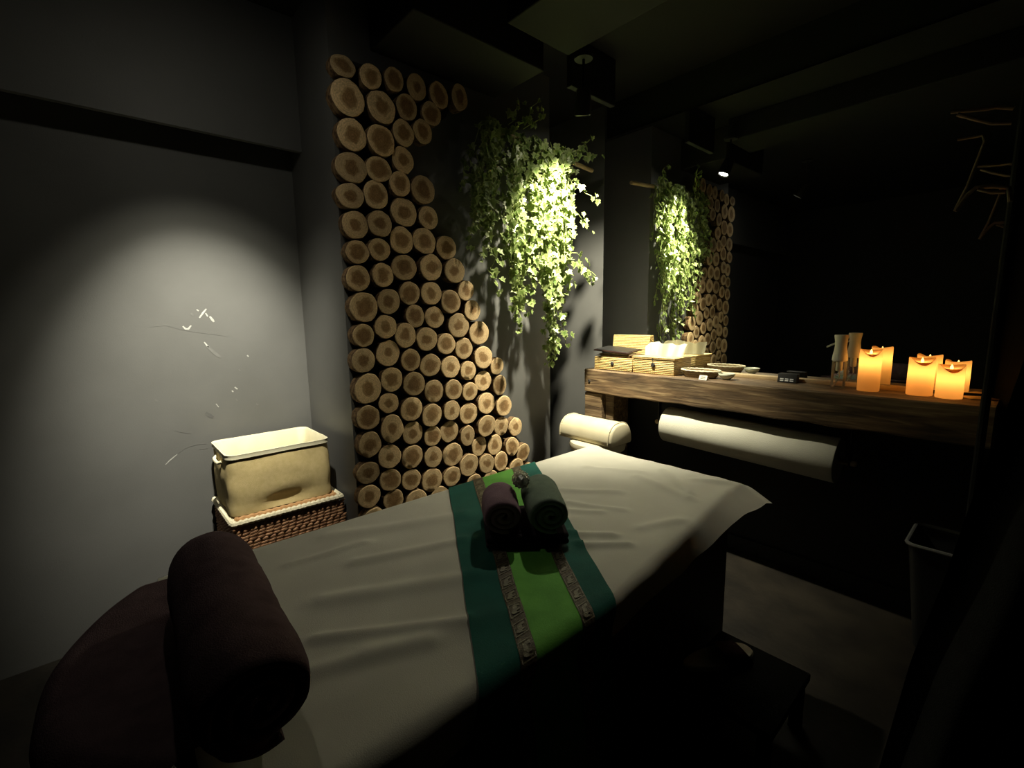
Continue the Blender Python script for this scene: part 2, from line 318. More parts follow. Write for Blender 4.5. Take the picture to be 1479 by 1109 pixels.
# plaster scuffs on the left wall
def scuff(pts, w, mat):
    bm = BM(); rows = []
    n = len(pts)
    for i, (y, z) in enumerate(pts):
        a = pts[max(0, i-1)]; b = pts[min(n-1, i+1)]; dy, dz = b[0]-a[0], b[1]-a[1]; l = math.hypot(dy, dz) or 1
        ww = w*(.35+.65*math.sin(math.pi*(i+.5)/n))
        rows.append([bm.verts.new((-2.399, y-dz/l*ww, z+dy/l*ww)), bm.verts.new((-2.399, y+dz/l*ww, z-dy/l*ww))])
    for i in range(n-1): bm.faces.new((rows[i][0], rows[i+1][0], rows[i+1][1], rows[i][1]))
    part('scuff', bm, mat, wall_left, smooth=False)
for pts, w, mat in SCUFFS: scuff(pts, w, mat)

# ---------------------------------------------------------------- log wall
LOGS = [(0.813,2.227,0.0497,0.0386),(0.924,2.223,0.0448,0.0493),(1.022,2.241,0.043,0.0456),(1.131,2.246,0.0463,0.0528),(1.238,2.244,0.0477,0.0533),(1.348,2.265,0.0432,0.0566),(0.825,2.119,0.066,0.0673),(0.961,2.121,0.0587,0.0613),(1.08,2.154,0.0484,0.0526),(1.198,2.158,0.0477,0.0489),(0.833,1.989,0.0585,0.0609),(0.951,1.994,0.0588,0.0608),(1.054,2.046,0.0479,0.0528),(1.152,2.075,0.0475,0.0494),(0.824,1.868,0.0644,0.0565),(0.937,1.883,0.0557,0.0491),(1.05,1.94,0.0515,0.0535),(0.811,1.761,0.0558,0.0477),(0.922,1.783,0.0571,0.0536),(1.029,1.841,0.0479,0.051),(1.138,1.835,0.0585,0.0588),(0.826,1.654,0.054,0.0541),(0.927,1.669,0.0531,0.0517),(1.046,1.731,0.0606,0.0578),(1.165,1.723,0.0491,0.0504),(0.825,1.549,0.0455,0.0494),(0.918,1.566,0.0454,0.0474),(1.026,1.614,0.0561,0.0568),(1.139,1.621,0.0585,0.0544),(1.253,1.602,0.0523,0.0543),(0.821,1.447,0.0517,0.05),(0.929,1.464,0.0492,0.0482),(1.033,1.501,0.0611,0.0533),(1.164,1.508,0.0572,0.0571),(1.291,1.5,0.0559,0.0556),(0.839,1.332,0.0603,0.061),(0.951,1.357,0.0504,0.0543),(1.055,1.393,0.0503,0.0507),(1.162,1.394,0.0538,0.0509),(1.263,1.358,0.0527,0.0543),(1.352,1.411,0.0449,0.0496),(0.829,1.218,0.0468,0.0473),(0.928,1.251,0.05,0.0495),(1.076,1.295,0.0513,0.0462),(1.177,1.287,0.0499,0.0489),(1.306,1.247,0.0573,0.0594),(1.387,1.318,0.0485,0.049),(1.02,1.211,0.0515,0.0546),(1.126,1.19,0.0534,0.0549),(1.233,1.164,0.0492,0.0505),(1.337,1.136,0.0504,0.0522),(1.427,1.208,0.0606,0.058),(0.822,1.116,0.05,0.0507),(0.935,1.139,0.0571,0.054),(1.042,1.102,0.0492,0.05),(1.143,1.07,0.0507,0.0566),(1.252,1.054,0.0522,0.0553),(1.356,1.027,0.0462,0.048),(1.449,1.086,0.0562,0.0566),(1.541,1.034,0.0418,0.0456),(0.836,0.997,0.0587,0.0636),(0.943,1.025,0.053,0.0519),(1.051,0.994,0.0534,0.0555),(1.16,0.948,0.0516,0.0545),(1.263,0.944,0.0501,0.0477),(1.361,0.922,0.0453,0.0474),(1.45,0.965,0.0514,0.0547),(1.555,0.933,0.0452,0.053),(0.827,0.876,0.0511,0.0533),(0.926,0.924,0.0445,0.0477),(1.031,0.882,0.0549,0.0552),(1.136,0.838,0.052,0.0548),(1.25,0.844,0.0488,0.0481),(1.353,0.813,0.0532,0.0568),(1.464,0.849,0.0552,0.0547),(1.581,0.82,0.0541,0.0548),(0.829,0.76,0.05,0.0563),(0.933,0.811,0.0534,0.0625),(1.036,0.771,0.0512,0.0536),(1.139,0.737,0.0478,0.0471),(1.236,0.741,0.0538,0.0519),(1.34,0.702,0.0445,0.0512),(1.459,0.733,0.0531,0.0591),(1.563,0.713,0.05,0.0504),(1.665,0.691,0.0474,0.0505),(0.817,0.636,0.0485,0.0523),(0.916,0.687,0.0526,0.0552),(1.029,0.661,0.0548,0.0542),(1.138,0.637,0.0481,0.0511),(1.251,0.623,0.0577,0.0581),(1.342,0.551,0.0568,0.0584),(1.414,0.633,0.0462,0.0516),(1.518,0.62,0.0481,0.0543),(1.634,0.589,0.0482,0.0521),(1.719,0.535,0.0473,0.0525),(0.815,0.531,0.0519,0.0514),(0.916,0.58,0.0492,0.0536),(1.02,0.555,0.0493,0.0506),(1.127,0.527,0.0558,0.0584),(1.24,0.516,0.0495,0.0516),(1.369,0.449,0.0469,0.0483),(1.455,0.534,0.048,0.0522),(1.555,0.524,0.0464,0.0531),(1.663,0.464,0.0493,0.0522),(1.478,0.443,0.0475,0.0498),(1.587,0.431,0.0454,0.0513),(1.752,0.415,0.0468,0.0537),(0.826,0.423,0.0511,0.0538),(0.927,0.485,0.0476,0.0487),(1.038,0.444,0.0586,0.0574),(1.166,0.428,0.0556,0.0563),(1.288,0.408,0.0556,0.0548),(0.932,0.373,0.0533,0.0544),(1.047,0.329,0.0576,0.0567),(1.177,0.315,0.0604,0.059),(1.391,0.354,0.05,0.0529)]
log_root = thing('log_wall', (PX, .79, .2), 'wall facing of round sawn log slices on the grey pillar', 'wall decor')
bm = BM()
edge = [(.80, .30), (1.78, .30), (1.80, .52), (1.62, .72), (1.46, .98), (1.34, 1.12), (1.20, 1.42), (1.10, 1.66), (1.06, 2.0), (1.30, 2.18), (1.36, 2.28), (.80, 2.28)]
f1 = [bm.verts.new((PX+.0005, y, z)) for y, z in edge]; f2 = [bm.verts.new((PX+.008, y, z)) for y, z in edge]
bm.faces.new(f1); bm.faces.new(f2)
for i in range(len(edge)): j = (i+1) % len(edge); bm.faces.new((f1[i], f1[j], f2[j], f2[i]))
part('black_sheet', bm, 'ink', log_root, smooth=False)  # flat black sheet behind the logs, showing in the gaps between them
log_meshes = []
for k in range(9):
    bm = BM(); n = 22
    def rad(th): return 1 + .075*noise.noise(Vector((math.cos(th)*1.3+k*9, math.sin(th)*1.3, 3))) + .045*noise.noise(Vector((math.cos(th)*3+k*5, math.sin(th)*4, 8)))
    rings = []
    for s, x in ((.5, .0), (.95, -.01), (1.0, -.06), (1.03, -.45), (1.0, -1.0)):
        rings.append([bm.verts.new((x + (.02*noise.noise(Vector((th*3, s*4, k))) if s > .94 else 0), math.cos(th)*s*rad(th), math.sin(th)*s*rad(th))) for th in [2*math.pi*i/n for i in range(n)]])
    c = bm.verts.new((.005, 0, 0))
    for i in range(n):
        j = (i+1) % n; bm.faces.new((c, rings[0][i], rings[0][j]))
        for q in range(4):
            f = bm.faces.new((rings[q][i], rings[q+1][i], rings[q+1][j], rings[q][j])); f.material_index = 0 if q < 2 else 1
    bmesh.ops.recalc_face_normals(bm, faces=bm.faces[:])
    me = bpy.data.meshes.new('log_slice'); bm.to_mesh(me); bm.free(); me.materials.append(MAT['log_face']); me.materials.append(MAT['bark'])
    for p in me.polygons: p.use_smooth = True
    me.set_sharp_from_angle(angle=math.radians(40)); log_meshes.append(me)
rl = random.Random(3)
for y, z, ry, rz in LOGS:
    o = bpy.data.objects.new('log_slice', rl.choice(log_meshes)); COL.objects.link(o); o.parent = log_root
    dep = .055 + rl.uniform(-.006, .007)
    o.location = Vector((PX+dep, y, z)) - log_root.location
    o.rotation_euler = (rl.uniform(0, 6.28) if abs(ry-rz) < .006 else rl.choice((0, math.pi)), rl.uniform(-.03, .03), rl.uniform(-.03, .03))
    o.scale = (dep-.0085, ry, rz)

# ---------------------------------------------------------------- mirror and the shelf beam
mir = thing('wall_mirror', (-1.0, 2.52, .97), 'wide frameless wall mirror above the wooden beam shelf', 'mirror')
part('mirror_glass', Bx((-1.90, MY, .97), (-.095, 2.519, 2.36)), 'mirror', mir, smooth=False)
part('lower_rail', Bx((-1.12, 2.472, .9565), (-.30, 2.4995, .974), .002), 'wood_tip', mir)
shelf = thing('beam_shelf', (-1.75, 2.37, 0), 'rough weathered timber beam shelf on a stout post', 'shelf')
bm = Bx((-1.852, 2.25, .815), (-.06, 2.498, .957), .006, 1)
bmesh.ops.subdivide_edges(bm, edges=[e for e in bm.edges if e.calc_length() > .5], cuts=70)
for v in bm.verts:
    n = noise.noise(Vector((v.co.x*7, v.co.y*9, v.co.z*11)))
    if v.co.y < 2.27: v.co.y += .005*n
    if v.co.z < .83: v.co.z += .006*n
    if v.co.x < -1.83 and v.co.y < 2.3: v.co.x += .018*noise.noise(Vector((3, v.co.y*20, v.co.z*16))); v.co.y += .010*ss(.90, .955, v.co.z)
part('beam', bm, 'beam', shelf, angle=30)
part('post', Bx((-1.852, 2.262, 0), (-1.722, 2.40, .813), .006, 1), 'beam', shelf)
part('post', Bx((-1.720, 2.30, 0), (-1.66, 2.46, .813), .005, 1), 'beam', shelf)
for x, z in ((-1.806, .885),):
    part('knot', lathe(BM(), [(.010, 0), (.007, -.003), (.0035, -.002)], (x, 2.2495, z), (0, 1, 0), 10), 'ink', shelf)
# ---------------------------------------------------------------- massage bed, sheet, runner
ZT = .686
def xr_at(y): return -.576 - .084*max(0, min(1, (y-.8)/.75))
def wr(u, y):
    h = 1.5*(.0035*noise.noise(Vector((u*5, y*2.4, 1))) + .0022*noise.noise(Vector((u*13, y*6, 4))))
    for (ax, ay, bx, by, w, a) in CREASES:
        dx, dy = bx-ax, by-ay; t = ((u-ax)*dx + (y-ay)*dy)/(dx*dx+dy*dy); t2 = max(0, min(1, t))
        d = ((u-ax)*dy - (y-ay)*dx)/math.hypot(dx, dy)
        e = math.hypot(u-(ax+t2*dx), y-(ay+t2*dy))
        h += 1.5*a*math.exp(-(e/w)**2)*(1 if 0 < t < 1 else .6)
    return h
CREASES = [(-1.28, .42, -1.10, .80, .030, .005), (-1.08, .42, -.98, .70, .018, .005), (-.98, .30, -.82, .62, .026, .006), (-.86, .25, -.70, .50, .015, .006), (-.76, .30, -.66, .60, .03, .004),
           (-.80, .16, -.70, .42, .02, .005), (-1.18, .30, -1.16, .50, .014, .005), (-1.05, 1.16, -.90, 1.30, .016, .004), (-1.0, 1.00, -.84, 1.12, .014, .004), (-.97, 1.10, -.80, 1.18, .013, .004),
           (-.82, .93, -.72, 1.02, .014, .006), (-.76, .90, -.66, 1.00, .014, .006), (-.95, 1.47, -.70, 1.40, .02, .005), (-.92, 1.60, -.72, 1.44, .014, .005),
           (-1.15, 1.42, -.95, 1.52, .02, .004), (-.78, 1.58, -.68, 1.64, .02, .005), (-.70, 1.10, -.64, 1.24, .02, .004)]
def bend(s, ang, r=.035):
    """arc of radius r turning by ang, then straight: returns (out, down) at arc length s"""
    if s <= 0: return s, 0
    if s < r*ang: return r*math.sin(s/r), r*(1-math.cos(s/r))
    e = s - r*ang; return r*math.sin(ang) + e*math.cos(ang), r*(1-math.cos(ang)) + e*math.sin(ang)
def drape(u, y, off=0):
    xr, xl = xr_at(y), -1.325
    ang = math.radians(82 - 54*ss(.75, 1.68, y))
    z = ZT + off; x = u; oy = 0
    if u > xr:
        o_, d_ = bend(u-xr, ang); x = xr + o_ + off*math.sin(ang)*min(1, (u-xr)/.03); z -= d_
        z += wr(xr, y)*max(0, 1-(u-xr)/.05); x += .004*noise.noise(Vector((y*9, u*4, 2)))*min(1, (u-xr)/.05)
    elif u < xl:
        o_, d_ = bend(xl-u, math.radians(85)); x = xl - o_ - off*min(1, (xl-u)/.03); z -= d_
    else: z += wr(u, y)
    if y > 1.665:
        o_, d_ = bend(y-1.665, math.radians(60 - 42*ss(-.8, -.62, u)), .03); y = 1.665 + o_; z -= d_
    return Vector((x, y, z))
bed = thing('massage_bed', (-.95, .8, 0), 'dark brown upholstered massage bed under the ecru sheet', 'bed')
def slab(x0, x1, ya, yb, r, rings):
    bm = BM(); RR = []
    for s, z in rings:
        P = []
        for cx_, cy_, rr_, a0 in ((x1-.04, yb-.04, .04, 0), (x0+.04, yb-.04, .04, 90), (x0+r, ya+r, r, 180), (x1-r, ya+r, r, 270)):
            for k in range(9):
                t = math.radians(a0 + k*90/8); P.append((cx_ + (rr_-s)*math.cos(t), cy_ + (rr_-s)*math.sin(t)))
        RR.append([bm.verts.new((x, y, z)) for x, y in P])
    n = len(RR[0])
    for j in range(len(RR)-1):
        for i in range(n): bm.faces.new((RR[j][i], RR[j][(i+1) % n], RR[j+1][(i+1) % n], RR[j+1][i]))
    bm.faces.new(RR[0]); bm.faces.new(RR[-1]); return bm
part('mattress', slab(-1.27, -.660, .015, 1.635, .27, [(.02, .56), (0, .58), (0, .645), (.008, .662), (.03, .674)]), 'mattress', bed)
part('base', slab(-1.25, -.655, .06, 1.625, .24, [(0, 0), (0, .558)]), 'mattress', bed)
bm = BM()
def sh(a, b):
    y = .05 + .012*noise.noise(Vector((a*6, 0, 0))) + b*1.68; u = -1.42 + a*(1.42 + xr_at(y) + .088 + .022*ss(1.4, 1.68, y) + .008*noise.noise(Vector((y*6, 0, 5))))
    return drape(u, y)
grid(bm, 110, 170, sh)
sheet = tag(link_mesh('bed_sheet', bm, 'sheet', None, (-.95, .8, ZT)), 'ecru fitted sheet draped over the massage bed, creased', 'sheet')
# runner
def runner_pt(u, t, off):
    k = min(u, -.50) + 1.335
    e1 = .885 - .606*k; e2 = 1.315 - .684*k
    e1 += .006*noise.noise(Vector((u*5, 0, 3))); e2 += .006*noise.noise(Vector((u*5, 9, 3)))
    return drape(u, e1 + (e2-e1)*t, off)
run = thing('bed_runner', (-.95, .87, ZT), 'teal and lime green bed runner with brown brocade bands', 'runner')
TB = [0, .25, .355, .70, .80, 1.0]; U0, U1 = -1.45, -.24
def strip(name, t0, t1, off, mat, nv):
    bm = BM(); grid(bm, 110, nv, lambda a, b: runner_pt(U0 + a*(U1-U0), t0 + b*(t1-t0), off)); return part(name, bm, mat, run)
strip('border_panel', 0, .26, .0045, 'teal', 10)['label'] = 'teal border nearest the rolled blanket'
strip('center_panel', .35, .705, .0045, 'green', 14)['label'] = 'lime green centre panel'
strip('border_panel', .795, 1.0, .0045, 'teal', 10)['label'] = 'teal border nearest the mirror wall'
ELE = [(-.42, -.36), (-.42, .05), (-.30, .26), (.02, .30), (.12, .42), (.30, .40), (.40, .22), (.42, -.05), (.48, -.34), (.40, -.34), (.32, -.06), (.24, -.02), (.22, -.36), (.10, -.36), (.08, -.12), (-.20, -.12), (-.22, -.36)]
for t0, t1 in ((.25, .355), (.70, .80)):
    band = strip('brocade_band', t0, t1, .0062, 'brocade', 6)
    u = -1.30
    while u < -.34:
        bm = BM(); L = .026
        def P(a, b): return runner_pt(u + a*L, t0 + (t1-t0)*(.5+b*.74), .0078)
        bm.faces.new([bm.verts.new(P(a, -b)) for a, b in ELE])
        for a0, b0, a1, b1 in ((-.62, -.6, .62, -.53), (-.62, .53, .62, .6), (-.62, -.53, -.55, .53), (.55, -.53, .62, .53)):
            bm.faces.new([bm.verts.new(P(*q)) for q in ((a0, b0), (a1, b0), (a1, b1), (a0, b1))])
        part('elephant_motif', bm, 'motif', band, smooth=False)
        u += .046
# rolled towels ------------------------------------------------------------
def spiral_roll(bm, c, axis, length, R, turns=3.2, th=None, start=0, flat=.86, waist=0, seed=0, nl=16, per=34, endr=.10):
    """towel rolled up along axis: one thick ribbon wound as a spiral, ends left open so the turns show"""
    a = Vector(axis).normalized(); up = Vector((0, 0, 1)); s = a.cross(up).normalized(); c = Vector(c)
    n = int(turns*per); th = th or R/(turns+.4)
    prof = []
    for i in range(n+1):
        ph = start + 2*math.pi*turns*i/n; r = R - (R-th*.75)*(i/n); prof.append((ph, r, max(r-th*.93, .001)))
    rows = []
    for j in range(nl+1):
        q = j/nl*2-1; e = 1 - endr*abs(q)**6; w = 1 - waist*math.exp(-(q*1.6)**2)
        ro, ri = [], []
        for ph, r0, r1 in prof:
            for lst, rr in ((ro, r0), (ri, r1)):
                rr *= w*(e if rr == r0 else 1); d = s*math.cos(ph)*rr + up*math.sin(ph)*rr*flat
                inset = .10*(1-rr/R)*R*(1 if q > 0 else -1)*(abs(q)**6)
                lst.append(bm.verts.new(c + a*(q*length/2 - inset*.6) + d))
        rows.append((ro, ri))
    for j in range(nl):
        for k in range(2):
            A, B = rows[j][k], rows[j+1][k]
            for i in range(n): bm.faces.new((A[i], A[i+1], B[i+1], B[i]))
        for i in (0, n): bm.faces.new((rows[j][0][i], rows[j+1][0][i], rows[j+1][1][i], rows[j][1][i]))
    for j in (0, nl):
        ro, ri = rows[j]
        for i in range(n): bm.faces.new((ro[i], ro[i+1], ri[i+1], ri[i]))
    jitter(bm, R*.05, 3.2/R/4, seed); jitter(bm, R*.02, 3.2/R, seed+3)
    return bm
AXR = Vector((.80, -.60, 0)); PERP = Vector((.60, .80, 0)); TC = Vector((-.912, .848, 0))
bm = BM(); zb = ZT + .013
for lay in range(2):
    b2 = box(BM(), (-.098+.006*lay, -.108, zb+.0135*lay), (.112-.004*lay, .110, zb+.0132+.0135*lay), .006, 3)
    me_ = bpy.data.meshes.new('t'); b2.to_mesh(me_); b2.free(); bm.from_mesh(me_); bpy.data.meshes.remove(me_)
for v in bm.verts:
    p = TC + AXR*v.co.x + PERP*v.co.y; v.co = Vector((p.x, p.y, v.co.z))
jitter(bm, .004, 14, 2)
tag(link_mesh('folded_towel', bm, 'dark_towel', None, (TC.x, TC.y, zb)), 'folded dark charcoal towel lying on the runner under two rolled towels', 'towel')
zt = zb + .029
c1 = TC - PERP*.060 + AXR*.026; c1.z = zt + .049
tag(link_mesh('rolled_towel', spiral_roll(BM(), c1, AXR, .160, .0595, 2.6, flat=.84, start=4.5, seed=1), 'mauve', None, (c1.x, c1.y, zt)), 'mauve rolled towel lying on the folded towel', 'towel')
c2 = TC + PERP*.060 + AXR*.014; c2.z = zt + .052
tag(link_mesh('rolled_towel', spiral_roll(BM(), c2, AXR, .205, .063, 2.8, flat=.84, start=4.4, seed=2), 'sage', None, (c2.x, c2.y, zt)), 'sage green rolled towel lying on the folded towel', 'towel')
# silver ornament between the rolls
oc = TC - AXR*.018 - PERP*.003; oc.z = zt + .106
bm = lathe(BM(), [(.005, -.038), (.016, -.026), (.021, 0), (.015, .024), (.004, .038)], oc, (.80, -.55, .22), 14)
a_, u_, v_ = frame_of((.80, -.55, .22))
for i in range(64):
    h = -.034 + .068*i/63; r = .0222*math.sqrt(max(.05, 1-(h/.041)**2)); th = i*2.39996
    n = u_*math.cos(th) + v_*math.sin(th); tn = a_.cross(n); p = oc + a_*h + n*r
    q = [p + tn*.0048, p + a_*.0065 + n*.0035, p - tn*.0048, p - a_*.004 - n*.001]; ap = bm.verts.new(p + n*.004 + a_*.001)
    vs = [bm.verts.new(x) for x in q]
    for k in range(4): bm.faces.new((vs[k], vs[(k+1) % 4], ap))
tag(link_mesh('pinecone_ornament', bm, 'silver', None, oc, smooth=False), 'small shiny silver pinecone ornament lying between the mauve and sage rolled towels', 'ornament')
# bed end: plum blanket over the near end, big rolled blanket on top
rc = Vector((-.875, .128, ZT+.103))
bm = spiral_roll(BM(), rc, (1, -.05, 0), .50, .091, 3.0, flat=.95, start=4.4, waist=.06, seed=5, nl=26, per=44, endr=.20)
tag(link_mesh('rolled_blanket', bm, 'plum_dark', None, (rc.x, rc.y, ZT)), 'thick dark plum fleece blanket rolled up across the near end of the bed', 'blanket')
def cover(a, b):
    # a across (x), b along the length from under the roll to the hanging hem
    q = a*2-1; x = -.97 + q*(.31 if q < 0 else .25); y0 = .16 - .09*ss(0, .5, q) - .07*ss(.75, 1, -q)
    yend = -.085 + .125*abs(q)**2.6                    # rounded bed end in plan
    flat = y0 - yend; s = b*(flat+.075)
    if s < flat: y, z = y0 - s, ZT+.014
    else:
        o_, d_ = bend(s-flat, math.radians(92), .05); y, z = yend - o_, ZT+.014 - d_
        x = -.97 + q*((.31 if q < 0 else .25) + .25*abs(q)**4*o_); y += .010*math.sin(a*19)*ss(.04, .2, s-flat)
    z += .004*noise.noise(Vector((x*7, y*7, 0))) + .004
    return Vector((x, y, z))
bm = BM(); grid(bm, 70, 50, cover)
tag(link_mesh('fleece_blanket', bm, 'plum_dark', None, (-.95, -.05, ZT)), 'dark plum fleece blanket spread over the near end of the bed', 'blanket')

# ---------------------------------------------------------------- headrest bolster and stool
stool = thing('padded_stool', (-1.58, 2.045, 0), 'cream padded stool standing behind the far end of the bed', 'stool')
part('seat', lathe(BM(), [(.10, .548), (.140, .548), (.152, .556), (.155, .575), (.150, .592), (.135, .5985), (.06, .600)], (-1.58, 2.045, 0), seg=40), 'leather', stool)
part('column', lathe(BM(), [(.022, .04), (.022, .548)], (-1.58, 2.045, 0), seg=16), 'black', stool)
part('base', lathe(BM(), [(.02, 0), (.15, 0), (.15, .012), (.03, .04)], (-1.58, 2.045, 0), seg=28), 'black', stool)
bol = thing('bolster_cushion', (-1.595, 2.04, .601), 'cream half-round bolster cushion lying on the padded stool', 'cushion')
bm = BM(); prof = []
for k in range(25):
    th = math.pi*k/24; cy, sz = math.cos(th), math.sin(th)
    prof.append((math.copysign(abs(cy)**.75, cy)*.098, .612 + .105*abs(sz)**.85))
prof += [(-.09, .602), (.09, .602)]
xs = [(-1.785, .90), (-1.779, .96), (-1.765, 1.0)] + [(-1.765+.33*i/8, 1.0) for i in range(1, 9)] + [(-1.421, .96), (-1.415, .90)]
rings = [[bm.verts.new((x, 2.04 + y*s, .602 + (z-.602)*(s if z > .61 else 1))) for y, z in prof] for x, s in xs]
for i in range(len(rings)-1):
    for k in range(len(prof)): j = (k+1) % len(prof); bm.faces.new((rings[i][k], rings[i][j], rings[i+1][j], rings[i+1][k]))
bm.faces.new(rings[0]); bm.faces.new(rings[-1])
part('cushion', bm, 'leather', bol, angle=50)
for x in (-1.767, -1.433):
    tube_pts = [(x, 2.04 + y*1.01, z*1.0 + .001) for y, z in prof[:25]]
    part('piping', tube(BM(), tube_pts, .0035, 6), 'leather', bol)

# ---------------------------------------------------------------- paper roll under the shelf
pr = thing('paper_roll', (-1.33, 2.345, .68), 'long white paper sheet roll on a dowel hanging under the beam shelf', 'paper roll')
ax = Vector((.81, 0, -.030)); L = ax.length
part('roll', lathe(BM(), [(.02, 0), (.094, 0), (.0965, .004), (.0975, L*.5), (.099, L-.004), (.097, L), (.02, L)], (-1.325, 2.345, .680), ax, 48), 'paper_roll', pr)
part('dowel', lathe(BM(), [(.008, -.075), (.012, -.070), (.012, L+.06), (.008, L+.065)], (-1.325, 2.345, .680), ax, 14), 'wood_tip', pr)
for t in (-.05, L+.04):
    p = Vector((-1.325, 2.345, .680)) + ax.normalized()*t
    part('bracket', Bx((p.x-.003, p.y-.014, p.z-.02), (p.x+.003, p.y+.014, .811), .002, 1), 'black', pr)
# ---------------------------------------------------------------- baskets by the left wall
wk = thing('wicker_hamper', (-2.19, .55, 0), 'brown woven seagrass hamper standing on the floor below the canvas basket', 'hamper')
x0, x1, y0, y1, zt = -2.385, -2.005, .325, .765, .505
part('body', Bx((x0+.01, y0+.01, 0), (x1-.01, y1-.01, zt-.012), .02, 3), 'wicker', wk)
bm = BM(); rw = random.Random(5)
def strand(p, d, n, l, r):
    p, d, n = Vector(p), Vector(d), Vector(n); w = d.cross(n)
    prev = None
    for q, k in ((-.5, .35), (-.22, .95), (.18, 1.0), (.5, .3)):
        c = p + d*q*l + n*(.004*(1-(2*q)**2)); ring = [bm.verts.new(c + w*math.cos(t)*r*k + n*math.sin(t)*r*k*.8) for t in (0, math.pi/3, 2*math.pi/3, math.pi, 1.5*math.pi)]
        if prev:
            for i in range(5): bm.faces.new((prev[i], prev[(i+1) % 5], ring[(i+1) % 5], ring[i]))
        prev = ring
for row in range(35):
    z = .018 + row*.0135
    roff = rw.uniform(0, .5)
    for face in range(2):
        n, d, span, org = ((1, 0, 0), Vector((0, 1, 0)), y1-y0, (x1-.010, y0, z)) if face == 0 else ((0, -1, 0), Vector((1, 0, 0)), x1-x0, (x0, y0+.010, z))
        m = int(span/.028)
        for i in range(m):
            t = (i + .5 + roff)/m
            if t > 1: continue
            dd = (d + Vector((0, 0, .24 + rw.uniform(-.10, .12)))).normalized()
            strand(Vector(org) + d*(t*span) + Vector((0, 0, rw.uniform(-.001, .001))), dd, n, .034, .0062)
o = part('weave', bm, 'wicker', wk); o['kind'] = 'stuff'
part('lid_panel', Bx((x0+.012, y0+.012, zt-.012), (x1-.014, y1-.012, zt-.002), .004), 'seagrass_tan', wk)
def braid(bm, pts, r, pitch, closed=True):
    pts = [Vector(p) for p in pts]; n = len(pts)
    acc = 0; P = []
    for i in range(n if closed else n-1):
        a, b = pts[i], pts[(i+1) % n]; m = max(1, int((b-a).length/(pitch/6)))
        for k in range(m): P.append(a.lerp(b, k/m))
    rr = [r*(1+.16*math.sin(i*2*math.pi/6)) for i in range(len(P))]
    return tube(bm, P, rr, 8, closed=closed)
part('rim_rope', braid(BM(), [(x0+.012, y0+.008, zt-.006), (x1-.006, y0+.008, zt-.006), (x1-.006, y1-.008, zt-.006), (x0+.012, y1-.008, zt-.006)], .0125, .02), 'rope', wk)['label'] = 'cream rope rim'
part('lid_braid', braid(BM(), [(x0+.03, y0+.030, zt+.002), (x1-.028, y0+.030, zt+.002), (x1-.028, y1-.030, zt+.002), (x0+.03, y1-.030, zt+.002)], .011, .03), 'seagrass_tan', wk)['label'] = 'tan braided lid edge'
cb = thing('canvas_basket', (-2.19, .54, .519), 'beige canvas storage basket with cream lining standing on the wicker hamper', 'basket')
X0, X1, Y0, Y1, Z0, Z1 = -2.355, -2.03, .335, .735, .519, .765
def rrect(t, hx, hy, r):
    """point on a rounded rectangle, t in 0..1"""
    n = 4; seg = t*4; k = int(seg) % 4; f = seg-int(seg)
    cs = [(1, -1), (1, 1), (-1, 1), (-1, -1)]; 
    c = cs[k]; c2 = cs[(k+1) % 4]
    # first 40% corner arc, rest straight
    if f < .4:
        a = -math.pi/2 + k*math.pi/2 + f/.4*math.pi/2
        return Vector((c[0]*(hx-r) + r*math.cos(a), c[1]*(hy-r) + r*math.sin(a)))
    a = k*math.pi/2 
    p = Vector((c[0]*(hx-r) + r*math.cos(a), c[1]*(hy-r) + r*math.sin(a))); q = Vector((c2[0]*(hx-r) + r*math.cos(a), c2[1]*(hy-r) + r*math.sin(a)))
    return p.lerp(q, (f-.4)/.6)
cx, cy = (X0+X1)/2, (Y0+Y1)/2; hx, hy = (X1-X0)/2, (Y1-Y0)/2
bm = BM(); N = 120; rings = []
for j in range(15):
    f = j/14; z = Z0 + (Z1-.006-Z0)*f; ring = []
    for i in range(N):
        p = rrect(i/N, hx-.006, hy-.006, .035)
        bul = .012*math.sin(math.pi*f)*(1-f*.5)
        crease = -.016*math.exp(-((f-.12)/.10)**2)*max(0, math.cos((abs(p.y)/hy)*2.4))   # slumped fold above the base
        corner = .010*(1-f)*math.exp(-((f-.05)/.10)**2)*(abs(p.x)/hx*abs(p.y)/hy)
        nrm = Vector((p.x/hx**1.0, p.y/hy)).normalized(); k = bul+crease+corner + .006*noise.noise(Vector((p.x*14, p.y*14, z*16)))*(1-f**6)
        q = p + nrm*k; ring.append(bm.verts.new((cx+q.x, cy+q.y, z)))
    rings.append(ring)
for j in range(14):
    for i in range(N): k = (i+1) % N; bm.faces.new((rings[j][i], rings[j][k], rings[j+1][k], rings[j+1][i]))
bm.faces.new(rings[0])
part('canvas_body', bm, 'canvas', cb, angle=60)
bm = BM(); rings = []
for s, z in ((1.0, Z1-.014), (1.008, Z1-.004), (1.0, Z1+.003), (.965, Z1+.004), (.93, Z1-.004), (.90, Z1-.06), (.88, Z1-.12), (.5, Z1-.125)):
    ring = []
    for i in range(N):
        p = rrect(i/N, hx*1.0, hy*1.0, .035); q = Vector((p.x - math.copysign((1-s)*hx*1.0, p.x)*min(1, abs(p.x)/hx*1.2), p.y - math.copysign((1-s)*hx, p.y)*min(1, abs(p.y)/hy*1.2)))
        w = .016*noise.noise(Vector((p.x*22, p.y*22, z*7))) if s < .92 else .0012*noise.noise(Vector((p.x*20, p.y*20, 1)))
        ring.append(bm.verts.new((cx+q.x*(1-abs(w)), cy+q.y+w*.6, z+w)))
    rings.append(ring)
for j in range(len(rings)-1):
    for i in range(N): k = (i+1) % N; bm.faces.new((rings[j][i], rings[j][k], rings[j+1][k], rings[j+1][i]))
bm.faces.new(rings[-1])
